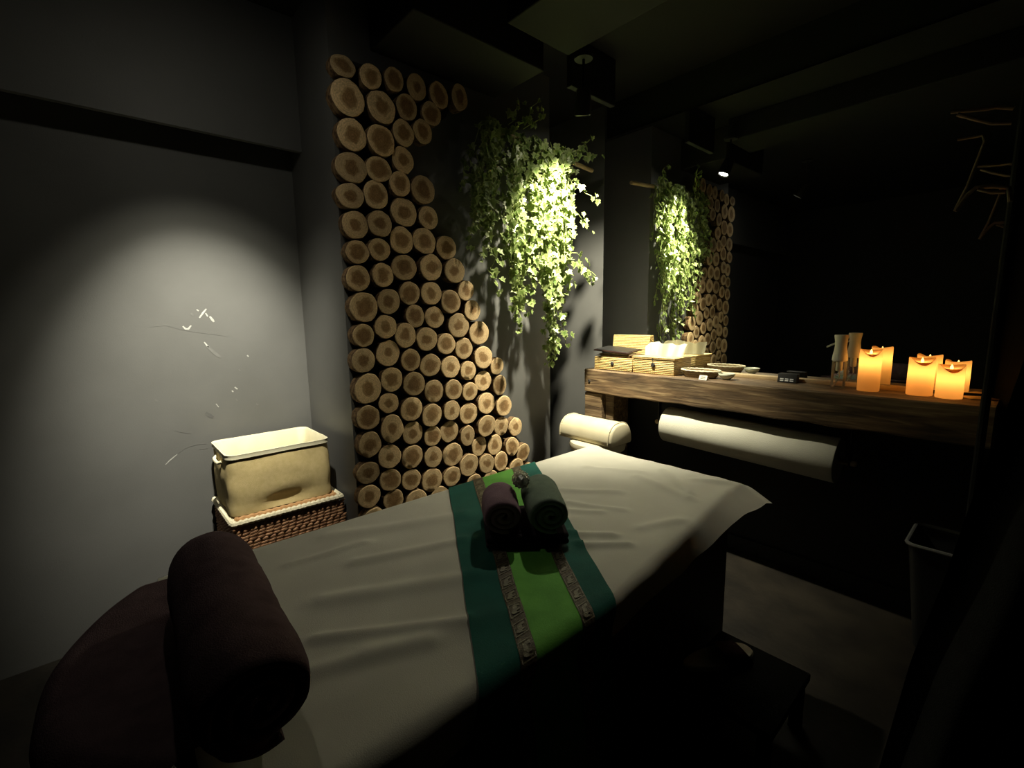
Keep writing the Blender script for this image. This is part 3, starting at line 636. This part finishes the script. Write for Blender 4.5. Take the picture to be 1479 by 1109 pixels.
part('lining', bm, 'lining', cb, angle=60)['label'] = 'cream folded-over lining'
part('handle', tube(BM(), [(cx+.055, Y0+.002, Z1-.040), (cx+.045, Y0-.008, Z1-.046), (cx+.015, Y0-.010, Z1-.048), (cx-.015, Y0-.010, Z1-.048), (cx-.045, Y0-.008, Z1-.046), (cx-.055, Y0+.002, Z1-.040)], .0065, 8), 'rope', cb)

# ---------------------------------------------------------------- hanging ivy
ivy = thing('hanging_ivy', (-1.76, 1.85, 2.15), 'bright green ivy hanging from a wooden rod beside the log wall', 'plant')
rod = [(-1.835, 1.52, 2.178), (-1.84, 2.30, 2.128)]
part('rod', tube(BM(), [rod[0], (-1.8375, 1.9, 2.155), rod[1]], .012, 10), 'wood_tip', ivy)['label'] = 'wooden rod'
for y in (1.57, 1.90):
    z = 2.178 - (y-1.52)*.065
    part('rod_bracket', Bx((PX+.001, y-.006, z-.006), (-1.826, y+.006, z+.006), .002, 1), 'black', ivy)
LV = [(0, 0), (.30, -.12), (.52, .10), (.34, .30), (.60, .52), (.26, .60), (0, 1.05), (-.26, .60), (-.60, .52), (-.34, .30), (-.52, .10), (-.30, -.12)]
leaf_defs = []
for k in range(4):
    rr_ = random.Random(20+k); pts = [(x*(1+rr_.uniform(-.12, .12)), y*(1+rr_.uniform(-.1, .1))) for x, y in LV]
    fold, curl = rr_.uniform(.12, .38), rr_.uniform(-.30, .12)
    def lift(x, y): return Vector((x, y, abs(x)*fold + curl*y*y*.5))
    leaf_defs.append((lift(0, .32) + Vector((0, 0, -.03)), [lift(x, y) for x, y in pts]))
def leaf_into(bm, k, M):
    lay = bm.loops.layers.color.get('edge') or bm.loops.layers.color.new('edge')
    c, ps = leaf_defs[k]; vc = bm.verts.new(M @ c); vs = [bm.verts.new(M @ p) for p in ps]
    for i in range(len(vs)):
        f = bm.faces.new((vc, vs[i], vs[(i+1) % len(vs)]))
        for l in f.loops: g = 0.0 if l.vert is vc else 1.0; l[lay] = (g, g, g, 1)
leaf_meshes = []
for k in range(4):
    bm = BM(); leaf_into(bm, k, Matrix.Identity(4)); me = bpy.data.meshes.new('leaf'); bm.to_mesh(me); bm.free(); me.materials.append(MAT['leaf']); leaf_meshes.append(me)
# strands: (start y, start z, end y, end z, depth at start, depth at end)
ri = random.Random(11)
def ivy_strands():
    out = []
    # px-derived lower outline of the curtain of leaves, as (y, lowest z)
    prof = [(1.37, 1.70), (1.41, 1.62), (1.46, 1.54), (1.52, 1.72), (1.58, 1.52), (1.63, 1.30), (1.68, 1.22), (1.73, 1.32), (1.78, 1.55), (1.83, 1.30), (1.87, 1.05), (1.91, 1.02), (1.94, 1.12), (1.97, 1.42), (2.00, 1.62), (2.04, 1.80)]
    for y, zl in prof:
        for q in range(4 if 1.6 < y < 1.95 else 3):
            yy = y + ri.uniform(-.028, .028); top = 2.178 - (max(1.52, yy)-1.52)*.065 + ri.uniform(-.01, .04)
            end = zl + (0 if q == 0 else ri.uniform(0, (top-zl)*.55))
            ys = min(2.27, max(1.50, yy + ri.uniform(-.05, .05)))
            out.append((ys, top, yy + ri.uniform(-.02, .02), end, ri.uniform(-1.85, -1.77), ri.uniform(-1.85, -1.72)))
    # loose sprigs
    out += [(1.62, 2.18, 1.70, 2.30, -1.75, -1.70), (1.66, 2.18, 1.74, 2.26, -1.75, -1.67), (1.58, 2.18, 1.63, 2.31, -1.76, -1.74), (2.02, 2.15, 2.12, 2.225, -1.76, -1.72),
            (2.04, 2.14, 2.17, 2.16, -1.76, -1.72), (1.94, 1.62, 2.10, 1.50, -1.72, -1.66), (1.92, 1.58, 2.13, 1.46, -1.72, -1.68), (1.98, 1.98, 2.10, 1.90, -1.72, -1.66), (1.98, 1.85, 2.08, 1.74, -1.72, -1.68),
            (1.64, 1.50, 1.60, 1.28, -1.78, -1.74), (1.46, 1.62, 1.50, 1.40, -1.80, -1.78), (1.44, 2.12, 1.38, 1.90, -1.78, -1.76), (1.42, 1.95, 1.36, 1.75, -1.78, -1.76)]
    return out
leaves = []; bmv = BM()
for ys, zs, ye, ze, xs_, xe in ivy_strands():
    L = math.hypot(ye-ys, ze-zs); n = max(3, int(L/.031)); pts = []; ph = ri.uniform(0, 6)
    for i in range(n+1):
        t = i/n; bow = .05*math.sin(math.pi*min(1, t*3))*(1 if ze < zs else .2)*ri.uniform(.8, 1.2)
        x = xs_ + (xe-xs_)*t + bow*.4; x = min(-1.66, max(PX+.02 if True else x, x))
        pts.append(Vector((x + .010*math.sin(ph+t*9), ys + (ye-ys)*t**.6 + .014*math.sin(ph*2+t*11), zs + (ze-zs)*t + (.02*math.sin(math.pi*min(1, t*4)) if ze < zs else 0))))
    tube(bmv, pts, .0014, 4)
    for i in range(1, n+1):
        for rep in range(2 if ri.random() < .55 else 1):
            p = pts[i] + Vector((ri.uniform(-.015, .03), ri.uniform(-.022, .022), ri.uniform(-.014, .014)))
            p.x = max(p.x, PX+.018)
            size = ri.uniform(.024, .044)*(1 if i < n-1 else .75)
            nrm = Vector((1.0 + ri.uniform(-.7, .5), ri.uniform(-1.1, .55), ri.uniform(-.35, .9))).normalized()
            dn = Vector((ri.uniform(-.2, .2), ri.uniform(-.8, .8), -1)); dn = (dn - nrm*dn.dot(nrm)).normalized(); sx = dn.cross(nrm).normalized()
            M = Matrix((sx, dn, nrm)).transposed().to_4x4() @ Matrix.Scale(size, 4); M.translation = p
            leaves.append((size/(p - Vector((0, 0, CAMZ))).length*max(.1, abs(nrm.dot((Vector((0, 0, CAMZ))-p).normalized()))) * (1 if p.x > -1.80 else .6), ri.randrange(4), M))
part('vine_stems', bmv, 'vine', ivy)['kind'] = 'stuff'
leaves.sort(key=lambda q: -q[0])
for _, k, M in leaves[:300]:
    o = bpy.data.objects.new('leaf', leaf_meshes[k]); COL.objects.link(o); o.parent = ivy
    o.matrix_local = Matrix.Translation(-ivy.location) @ M
bm = BM()
for _, k, M in leaves[300:]: leaf_into(bm, k, M)
o = part('foliage', bm, 'leaf', ivy, smooth=False); o['kind'] = 'stuff'
# ---------------------------------------------------------------- things on the beam shelf
TB_Z = .9575
def woven_box(name, x0, x1, y0, y1, h, label, cat='box'):
    r = thing(name, ((x0+x1)/2, (y0+y1)/2, TB_Z), label, cat)
    bm = Bx((x0, y0, TB_Z), (x1, y1, TB_Z+h), .006, 2)
    part('body', bm, 'bamboo', r)
    cxm = (x0+x1)/2
    part('clasp', lathe(BM(), [(.0105, -.004), (.012, .0), (.007, .004)], (cxm, y0-.002, TB_Z+h*.52), (0, -1, 0), 14), 'ink', r)['label'] = 'dark toggle button'
    return r
b1 = woven_box('woven_box', -1.80, -1.529, 2.290, 2.470, .078, 'pale woven bamboo box with a dark tablet lying on top')
# raised lid leaning at the back of the first box
bm = Bx((-1.795, 0, 0), (-1.534, .006, .125), .002, 1)
for v in bm.verts: y, z = v.co.y, v.co.z; v.co.y = 2.462 + y + z*.14; v.co.z = TB_Z + .079 + z
part('open_lid', bm, 'bamboo', b1)
pp = BM(); rp = random.Random(2)
for k in range(4):
    z = TB_Z + .0786 + k*.0048; dx = rp.uniform(-.012, .012)
    b = box(BM(), (-1.782+dx, 2.300+rp.uniform(0, .02), z), (-1.55+dx*.5, 2.440, z+.0044), 0); me_ = bpy.data.meshes.new('t'); b.to_mesh(me_); b.free(); pp.from_mesh(me_); bpy.data.meshes.remove(me_)
tag(link_mesh('booklet_stack', pp, 'leaflet', None, (-1.67, 2.37, TB_Z+.079), smooth=False), 'printed booklets stacked on the pale woven box under the tablet', 'booklets')
tb = thing('tablet', (-1.68, 2.36, TB_Z+.0985), 'dark tablet in a brown case lying tilted on the booklets', 'tablet')
def tilt(bm):
    for v in bm.verts:
        p = v.co - Vector((-1.80, 2.29, 0)); v.co.z += TB_Z + .1005 + max(0, p.y)*.10 + (.035 - .20*(p.x))*.5*0 + .012*max(0, 1-p.x/.24)
    return bm
bm = Bx((-1.805, 2.288, 0), (-1.560, 2.440, .009), .003, 2); part('case', tilt(bm), 'tablet', tb)
bm = Bx((-1.795, 2.298, .009), (-1.570, 2.430, .0105), .0005, 1); part('screen', tilt(bm), 'black', tb)
b2 = thing('tissue_box', (-1.395, 2.38, TB_Z), 'pale woven bamboo tissue box with a white tissue sticking out', 'tissue box')
part('body', Bx((-1.524, 2.290, TB_Z), (-1.268, 2.478, TB_Z+.083), .006, 2), 'bamboo', b2)
part('lid', Bx((-1.527, 2.285, TB_Z+.084), (-1.262, 2.481, TB_Z+.095), .003, 2), 'bamboo', b2)
part('clasp', tube(BM(), [(-1.392, 2.283, TB_Z+.090), (-1.394, 2.281, TB_Z+.070), (-1.390, 2.282, TB_Z+.055)], .002, 6), 'ink', b2)
part('toggle', lathe(BM(), [(.010, -.005), (.0125, .0), (.008, .005)], (-1.391, 2.284, TB_Z+.052), (0, -1, 0), 14), 'ink', b2)['label'] = 'dark toggle button'
def tis(a, b):
    x = -1.505 + a*.235; fl = math.sin(a*24)*.011 + math.sin(a*9+1)*.012
    z = TB_Z + .090 + b*(.066 + .022*a + .012*math.sin(a*5+.6) - .02*max(0, .12-a)*8)
    return Vector((x + (a-.3)*.03*b, 2.385 + fl*(.35+.65*b) + .035*(b**2)*(.2+a*.3), z + .003*math.sin(a*23)))
bm = BM(); grid(bm, 60, 14, tis); part('tissue_sheet', bm, 'tissue', b2)['label'] = 'white tissue sheet'
# woven tray of small items
tr = thing('woven_tray', (-1.150, 2.352, TB_Z), 'low oval woven reed tray filled with small pale potpourri pieces', 'tray')
def oval(th, i): return (1, 0)
def oval_lathe(prof, c, kx, ky, seg=36):
    bm = lathe(BM(), prof, (0, 0, 0), (0, 0, 1), seg, cap1=False)
    for v in bm.verts: v.co = Vector((c[0] + v.co.x*kx, c[1] + v.co.y*ky, c[2] + v.co.z))
    return bm
part('basket', oval_lathe([(.085, 0), (.090, .004), (.112, .036), (.108, .036), (.086, .008), (.02, .007)], (-1.150, 2.352, TB_Z), .92, .58), 'bamboo_dark', tr)
part('rim', tube(BM(), [(-1.150 + .101*math.cos(t), 2.352 + .0635*math.sin(t), TB_Z+.037 + .0012*math.sin(t*22)) for t in [2*math.pi*i/60 for i in range(60)]], .0040, 7, closed=True), 'rope', tr)['label'] = 'pale woven rim'
bm = BM(); rq = random.Random(4)
for k in range(70):
    a, r = rq.uniform(0, 6.28), math.sqrt(rq.random())*.8; s = rq.uniform(.004, .009)
    M = Matrix.Translation((-1.150 + .082*r*math.cos(a), 2.352 + .050*r*math.sin(a), TB_Z + .015 + rq.uniform(0, .014))) @ Matrix.Rotation(rq.uniform(0, 3), 4, Vector((rq.random(), rq.random(), 1)))
    bmesh.ops.create_cube(bm, size=s, matrix=M @ Matrix.Diagonal((1.4, 1, .7, 1)))
part('potpourri', bm, 'pebble', tr, smooth=False)['kind'] = 'stuff'
# small printed card
cd = thing('folded_card', (-1.092, 2.266, TB_Z), 'tiny folded white printed card in front of the woven tray', 'card')
bm = BM()
q = [(-.022, -.010, 0), (.022, -.010, 0), (.022, 0, .022), (-.022, 0, .022), (-.022, .012, 0), (.022, .012, 0)]
rot = Matrix.Rotation(-.15, 4, 'Z'); cv = [bm.verts.new(rot @ Vector(p) + Vector((-1.092, 2.266, TB_Z))) for p in q]
for f in ((0, 1, 2, 3), (3, 2, 5, 4), (0, 4, 5, 1), (0, 3, 4), (1, 5, 2)): bm.faces.new([cv[i] for i in f])
part('card', bm, 'paper', cd, smooth=False)
for i, (z, w) in enumerate(((.006, .013), (.011, .015), (.016, .011))):
    bm = BM(); p = [(-w, -.0104 + z*.4545, z-.0012), (w, -.0104 + z*.4545, z-.0012), (w, -.0102 + z*.4545, z+.0012), (-w, -.0102 + z*.4545, z+.0012)]
    bm.faces.new([bm.verts.new(rot @ Vector(a) + Vector((-1.092, 2.2657, TB_Z))) for a in p]); part('print_line', bm, 'ink', cd, smooth=False)
tag(link_mesh('tea_bowl', lathe(BM(), [(.014, 0), (.017, .0), (.017, .004), (.028, .010), (.036, .020), (.0395, .032), (.0375, .032), (.033, .020), (.02, .011), (.004, .009)], (-1.012, 2.345, TB_Z), seg=32), 'ceramic', None, (-1.012, 2.345, TB_Z)), 'small celadon bowl right of the woven tray', 'bowl')
# digital clock
ck = thing('digital_clock', (-.765, 2.43, TB_Z), 'small black display block with three pale glyphs', 'clock')
bm = Bx((-.805, 2.418, TB_Z), (-.722, 2.452, TB_Z+.042), .003, 2)
for v in bm.verts: v.co.y += (v.co.z-TB_Z)*.25
part('case', bm, 'ink', ck)
for k in range(3):
    x = -.793 + k*.021
    for z in (.0075, .0155): 
        part('glyph_bar', Bx((x, 2.4172+z*.25, TB_Z+z), (x+.015, 2.4186+z*.25, TB_Z+z+.0045)), 'led_digit', ck, smooth=False)
# spray bottle
bx, by = -.552, 2.385
sb = thing('spray_bottle', (bx, by, TB_Z), 'clear spray bottle with a tall white waisted head', 'bottle')
part('bottle_body', lathe(BM(), [(.004, .001), (.024, .001), (.0265, .004), (.0265, .115), (.0245, .122)], (bx, by, TB_Z), seg=32, cap1=False), 'glass', sb)
part('spray_head', lathe(BM(), [(.0245, .118), (.0285, .122), (.0275, .140), (.0235, .165), (.0215, .185), (.0225, .205), (.0265, .226), (.0255, .231), (.010, .232)], (bx, by, TB_Z), seg=32), 'white_plastic', sb)
part('pump', lathe(BM(), [(.008, .075), (.0125, .078), (.013, .117)], (bx, by, TB_Z), seg=18), 'white_plastic', sb)
part('dip_tube', tube(BM(), [(bx, by, TB_Z+.076), (bx+.004, by, TB_Z+.05), (bx-.004, by-.003, TB_Z+.028), (bx-.018, by-.006, TB_Z+.008)], .0025, 8), 'white_plastic', sb)
part('base_ring', lathe(BM(), [(.0245, .0005), (.027, .002), (.0268, .006), (.0245, .006)], (bx, by, TB_Z), seg=32, cap0=False, cap1=False), 'glass', sb)
bm = Bx((-.052, -.007, -.004), (-.018, .007, .004), .003, 2)
for v in bm.verts:
    x, y, z = v.co; v.co = Vector((bx + x, by + y, TB_Z + .195 + z + (x+.02)*.55))
part('trigger', bm, 'white_plastic', sb)
# candles
def candle(x, y, H, r, label, dip, watt):
    root = thing('led_candle', (x, y, TB_Z), label, 'candle', 'glowing pillar candles on the beam shelf')
    tc = math.atan2(-y, -x) + .15
    def md(th, i):
        c = max(0, math.cos(th-tc)); d = -dip*c**3 + .003*math.sin(2*th+1)
        return (1 + .012*noise.noise(Vector((math.cos(th)*2, math.sin(th)*2, i*.7+x*9))), d if 7 <= i <= 11 else 0)
    prof = [(r*.2, .001), (r*.97, .001), (r, .004), (r*1.0, H*.25), (r*1.0, H*.5), (r*.995, H*.75), (r*.99, H*.9), (r*.985, H-.004), (r*.965, H), (r*.92, H-.002), (r*.80, H-.009), (r*.55, H-.014), (r*.25, H-.017), (r*.05, H-.018)]
    part('wax_body', lathe(BM(), prof, (x, y, TB_Z), seg=40, mod=md), 'wax', root)
    part('flame', lathe(BM(), [(.0008, H-.021), (.0038, H-.017), (.0052, H-.011), (.0035, H-.005), (.0006, H+.002)], (x, y, TB_Z), seg=14), 'flame', root)['label'] = 'glowing flame-shaped bulb'
    d = bpy.data.lights.new('candle_light', 'POINT'); d.energy = watt; d.color = (1, .64, .27); d.shadow_soft_size = .008
    o = bpy.data.objects.new('candle_light', d); COL.objects.link(o); o.parent = root; o.location = (0, 0, H-.050)
candle(-.447, 2.395, .172, .0385, 'tallest glowing wax candle, just right of the spray bottle', .020, .26)
candle(-.285, 2.405, .146, .0410, 'medium-height glowing wax candle, middle of the three', .020, .26)
candle(-.198, 2.392, .126, .0400, 'shortest glowing wax candle, nearest the right end of the shelf', .020, .26)
# coasters at the end of the shelf
bm = BM(); box(bm, (-.04, -.035, 0), (.04, .035, .006), .0015, 1)
for v in bm.verts: v.co = Matrix.Rotation(.5, 4, 'Z') @ v.co + Vector((-.118, 2.440, TB_Z))
tag(link_mesh('wooden_coaster', bm, 'kraft', None, (-.118, 2.44, TB_Z)), 'pale flat wooden coaster at the right end of the shelf', 'coaster')

# ---------------------------------------------------------------- lamps
def lamp(loc, aim, top, label):
    root = thing('spot_lamp', (loc.x, loc.y, top), label, 'lamp')
    d = (aim-loc).normalized()
    part('housing', lathe(BM(), [(.012, -.105), (.030, -.10), (.036, -.05), (.038, .0), (.034, .004), (.0295, .001)], loc, d, 28, cap1=False), 'black', root)
    part('lens', lathe(BM(), [(.0005, -.0015), (.029, -.0035)], loc, d, 24, cap0=False, cap1=False), 'lamp_lens', root)
    e = loc - d*.10
    part('arm', tube(BM(), [e, e + Vector((0, 0, .03)), (e.x, e.y, top-.012)], .006, 8), 'black', root)
    part('ceiling_plate', lathe(BM(), [(.04, -.013), (.042, -.004), (.042, -.0005)], (e.x, e.y, top), (0, 0, 1), 24), 'black', root)
LAMP1_BACK = LAMP_A - (AIM_A-LAMP_A).normalized()*.02
lamp(LAMP_A - (AIM_A-LAMP_A).normalized()*.016, AIM_A, 2.419, 'black spot lamp on the ceiling beam over the ivy')
lamp(LAMP_B - (AIM_B-LAMP_B).normalized()*.016, AIM_B, 2.559, 'black spot lamp above the left wall baskets')

# ---------------------------------------------------------------- dark right-hand side
bin_ = thing('plastic_bin', (-.10, 2.26, 0), 'dark grey plastic bin with a paler rim under the right end of the shelf', 'bin')
bx0, bx1, by0, by1 = -.245, .07, 2.155, 2.40
bm = BM(); rings = []
for s, z in ((.62, 0.0), (.72, .03), (.86, .25), (.97, .42), (1.0, .435)):
    rings.append([bm.verts.new(((bx0+bx1)/2 + rrect(i/48, (bx1-bx0)/2*s, (by1-by0)/2*s, .03)[0], (by0+by1)/2 + rrect(i/48, (bx1-bx0)/2*s, (by1-by0)/2*s, .03)[1], z)) for i in range(48)])
for s, z in ((.95, .43), (.82, .25), (.60, .02)):
    rings.append([bm.verts.new(((bx0+bx1)/2 + rrect(i/48, (bx1-bx0)/2*s, (by1-by0)/2*s, .03)[0], (by0+by1)/2 + rrect(i/48, (bx1-bx0)/2*s, (by1-by0)/2*s, .03)[1], z)) for i in range(48)])
for j in range(len(rings)-1):
    for i in range(48): k = (i+1) % 48; bm.faces.new((rings[j][i], rings[j][k], rings[j+1][k], rings[j+1][i]))
bm.faces.new(rings[0]); bm.faces.new(rings[-1]); part('bin_body', bm, 'grey_plastic', bin_)
bm = tube(BM(), [Vector(((bx0+bx1)/2, (by0+by1)/2, .438)) + rrect(i/60, (bx1-bx0)/2, (by1-by0)/2, .03).to_3d() for i in range(60)], .007, 8, closed=True)
part('rim', bm, 'rim_plastic', bin_)['label'] = 'light grey rim'
# coat stand with hangers
cs = thing('coat_stand', (-.10, 2.06, 0), 'dark coat stand behind the black curtain at the right', 'coat stand')
part('pole', tube(BM(), [(-.085, 2.09, .02), (-.085, 2.09, 2.08)], .012, 10), 'curtain', cs)
part('foot', lathe(BM(), [(.055, 0), (.06, .002), (.06, .012), (.02, .022)], (-.085, 2.09, 0), seg=20), 'black', cs)
for pts in ([(-.108, 2.085, 1.87), (-.145, 2.085, 1.885), (-.165, 2.08, 1.885), (-.245, 2.075, 1.90)], [(-.108, 2.085, 1.83), (-.15, 2.08, 1.84), (-.19, 2.07, 1.862), (-.228, 2.065, 1.885)]):
    part('peg', tube(BM(), pts, .006, 8), 'hanger', cs)
hg = thing('coat_hanger', (-.17, 2.05, 1.80), 'thin beech coat hanger hanging on the dark coat stand', 'hanger')
part('hook', tube(BM(), [(-.220, 2.05, 1.806), (-.165, 2.05, 1.803), (-.158, 2.05, 1.785), (-.185, 2.05, 1.66), (-.205, 2.05, 1.60)], .0045, 8), 'hanger', hg)
part('arm', tube(BM(), [(-.206, 2.05, 1.592), (-.185, 2.05, 1.635), (-.165, 2.05, 1.655), (-.13, 2.05, 1.652), (-.095, 2.05, 1.640), (-.088, 2.05, 1.60)], .006, 8), 'hanger', hg)
part('bar', tube(BM(), [(-.16, 2.045, 1.648), (-.13, 2.04, 1.632), (-.10, 2.045, 1.628)], .005, 8), 'hanger', hg)
# curtain hung just right of the viewpoint, swept to the left at its foot
def curt(a, b):
    z = 2.35 - b*2.33; sweep = CUR(z)
    x = sweep + a*.62; return Vector((x, 1.20 + .035*math.sin(a*26 + b*1.2) + .02*noise.noise(Vector((a*5, b*2, 0))), z))
def CUR(z): 
    tab = [(2.4, .12), (1.5, .045), (1.27, .0), (1.05, -.030), (.90, -.055), (.75, -.075), (.55, -.11), (0, -.17)]
    for (z1, x1), (z2, x2) in zip(tab, tab[1:]):
        if z <= z1 and z >= z2: return x1 + (x2-x1)*(z1-z)/(z1-z2)
    return tab[-1][1]
bm = BM(); grid(bm, 90, 60, curt)
tag(link_mesh('door_curtain', bm, 'curtain', None, (.2, 1.2, .02)), 'black fabric curtain hanging at the right edge', 'curtain')
fs = thing('footstool', (-.50, 1.38, 0), 'low black footstool standing beside the bed', 'footstool')
part('top', Bx((-.640, 1.22, .160), (-.36, 1.54, .185), .004), 'curtain', fs)
for x, y in ((-.615, 1.245), (-.385, 1.245), (-.615, 1.515), (-.385, 1.515)):
    part('leg', Bx((x-.016, y-.016, 0), (x+.016, y+.016, .160), .002, 1), 'curtain', fs)
# slipper on the floor beside the bed
sl = thing('slipper', (-.578, 1.385, .186), 'pale insoled slipper with a plum strap lying on the low footstool beside the bed', 'slipper')
def sole(a, b, z0, k=1):
    t = b*2*math.pi; w = .043*(1 - .18*math.cos(t) - .06*math.cos(2*t))
    return None
def slip_outline(k, z):
    R_ = Matrix.Rotation(-.45, 4, 'Z'); out = []
    for i in range(32):
        t = 2*math.pi*i/32; y = .125*math.cos(t); w = .044*(1 + .14*math.cos(t)) * math.copysign(abs(math.sin(t))**.8, math.sin(t))
        out.append(R_ @ Vector((w*k, y*k, z)) + Vector((-.578, 1.385, .186)))
    return out
bm = BM(); rr = [[bm.verts.new(p) for p in slip_outline(k, z)] for k, z in ((.97, 0.001), (1, .004), (1, .016), (.96, .020))]
for j in range(3):
    for i in range(32): bm.faces.new((rr[j][i], rr[j][(i+1) % 32], rr[j+1][(i+1) % 32], rr[j+1][i]))
bm.faces.new(rr[0]); bm.faces.new(rr[-1]); part('insole', bm, 'slipper', sl, angle=50)
bm = BM(); R_ = Matrix.Rotation(-.45, 4, 'Z')
def strap(a, b):
    th = math.pi*a; p = Vector((math.cos(th)*.050, .01 + .085*b - .02*math.sin(th), .003 + .055*math.sin(th)*(1-.35*b))); return R_ @ p + Vector((-.578, 1.385, .186))
grid(bm, 16, 8, strap); part('strap', bm, 'plum', sl)
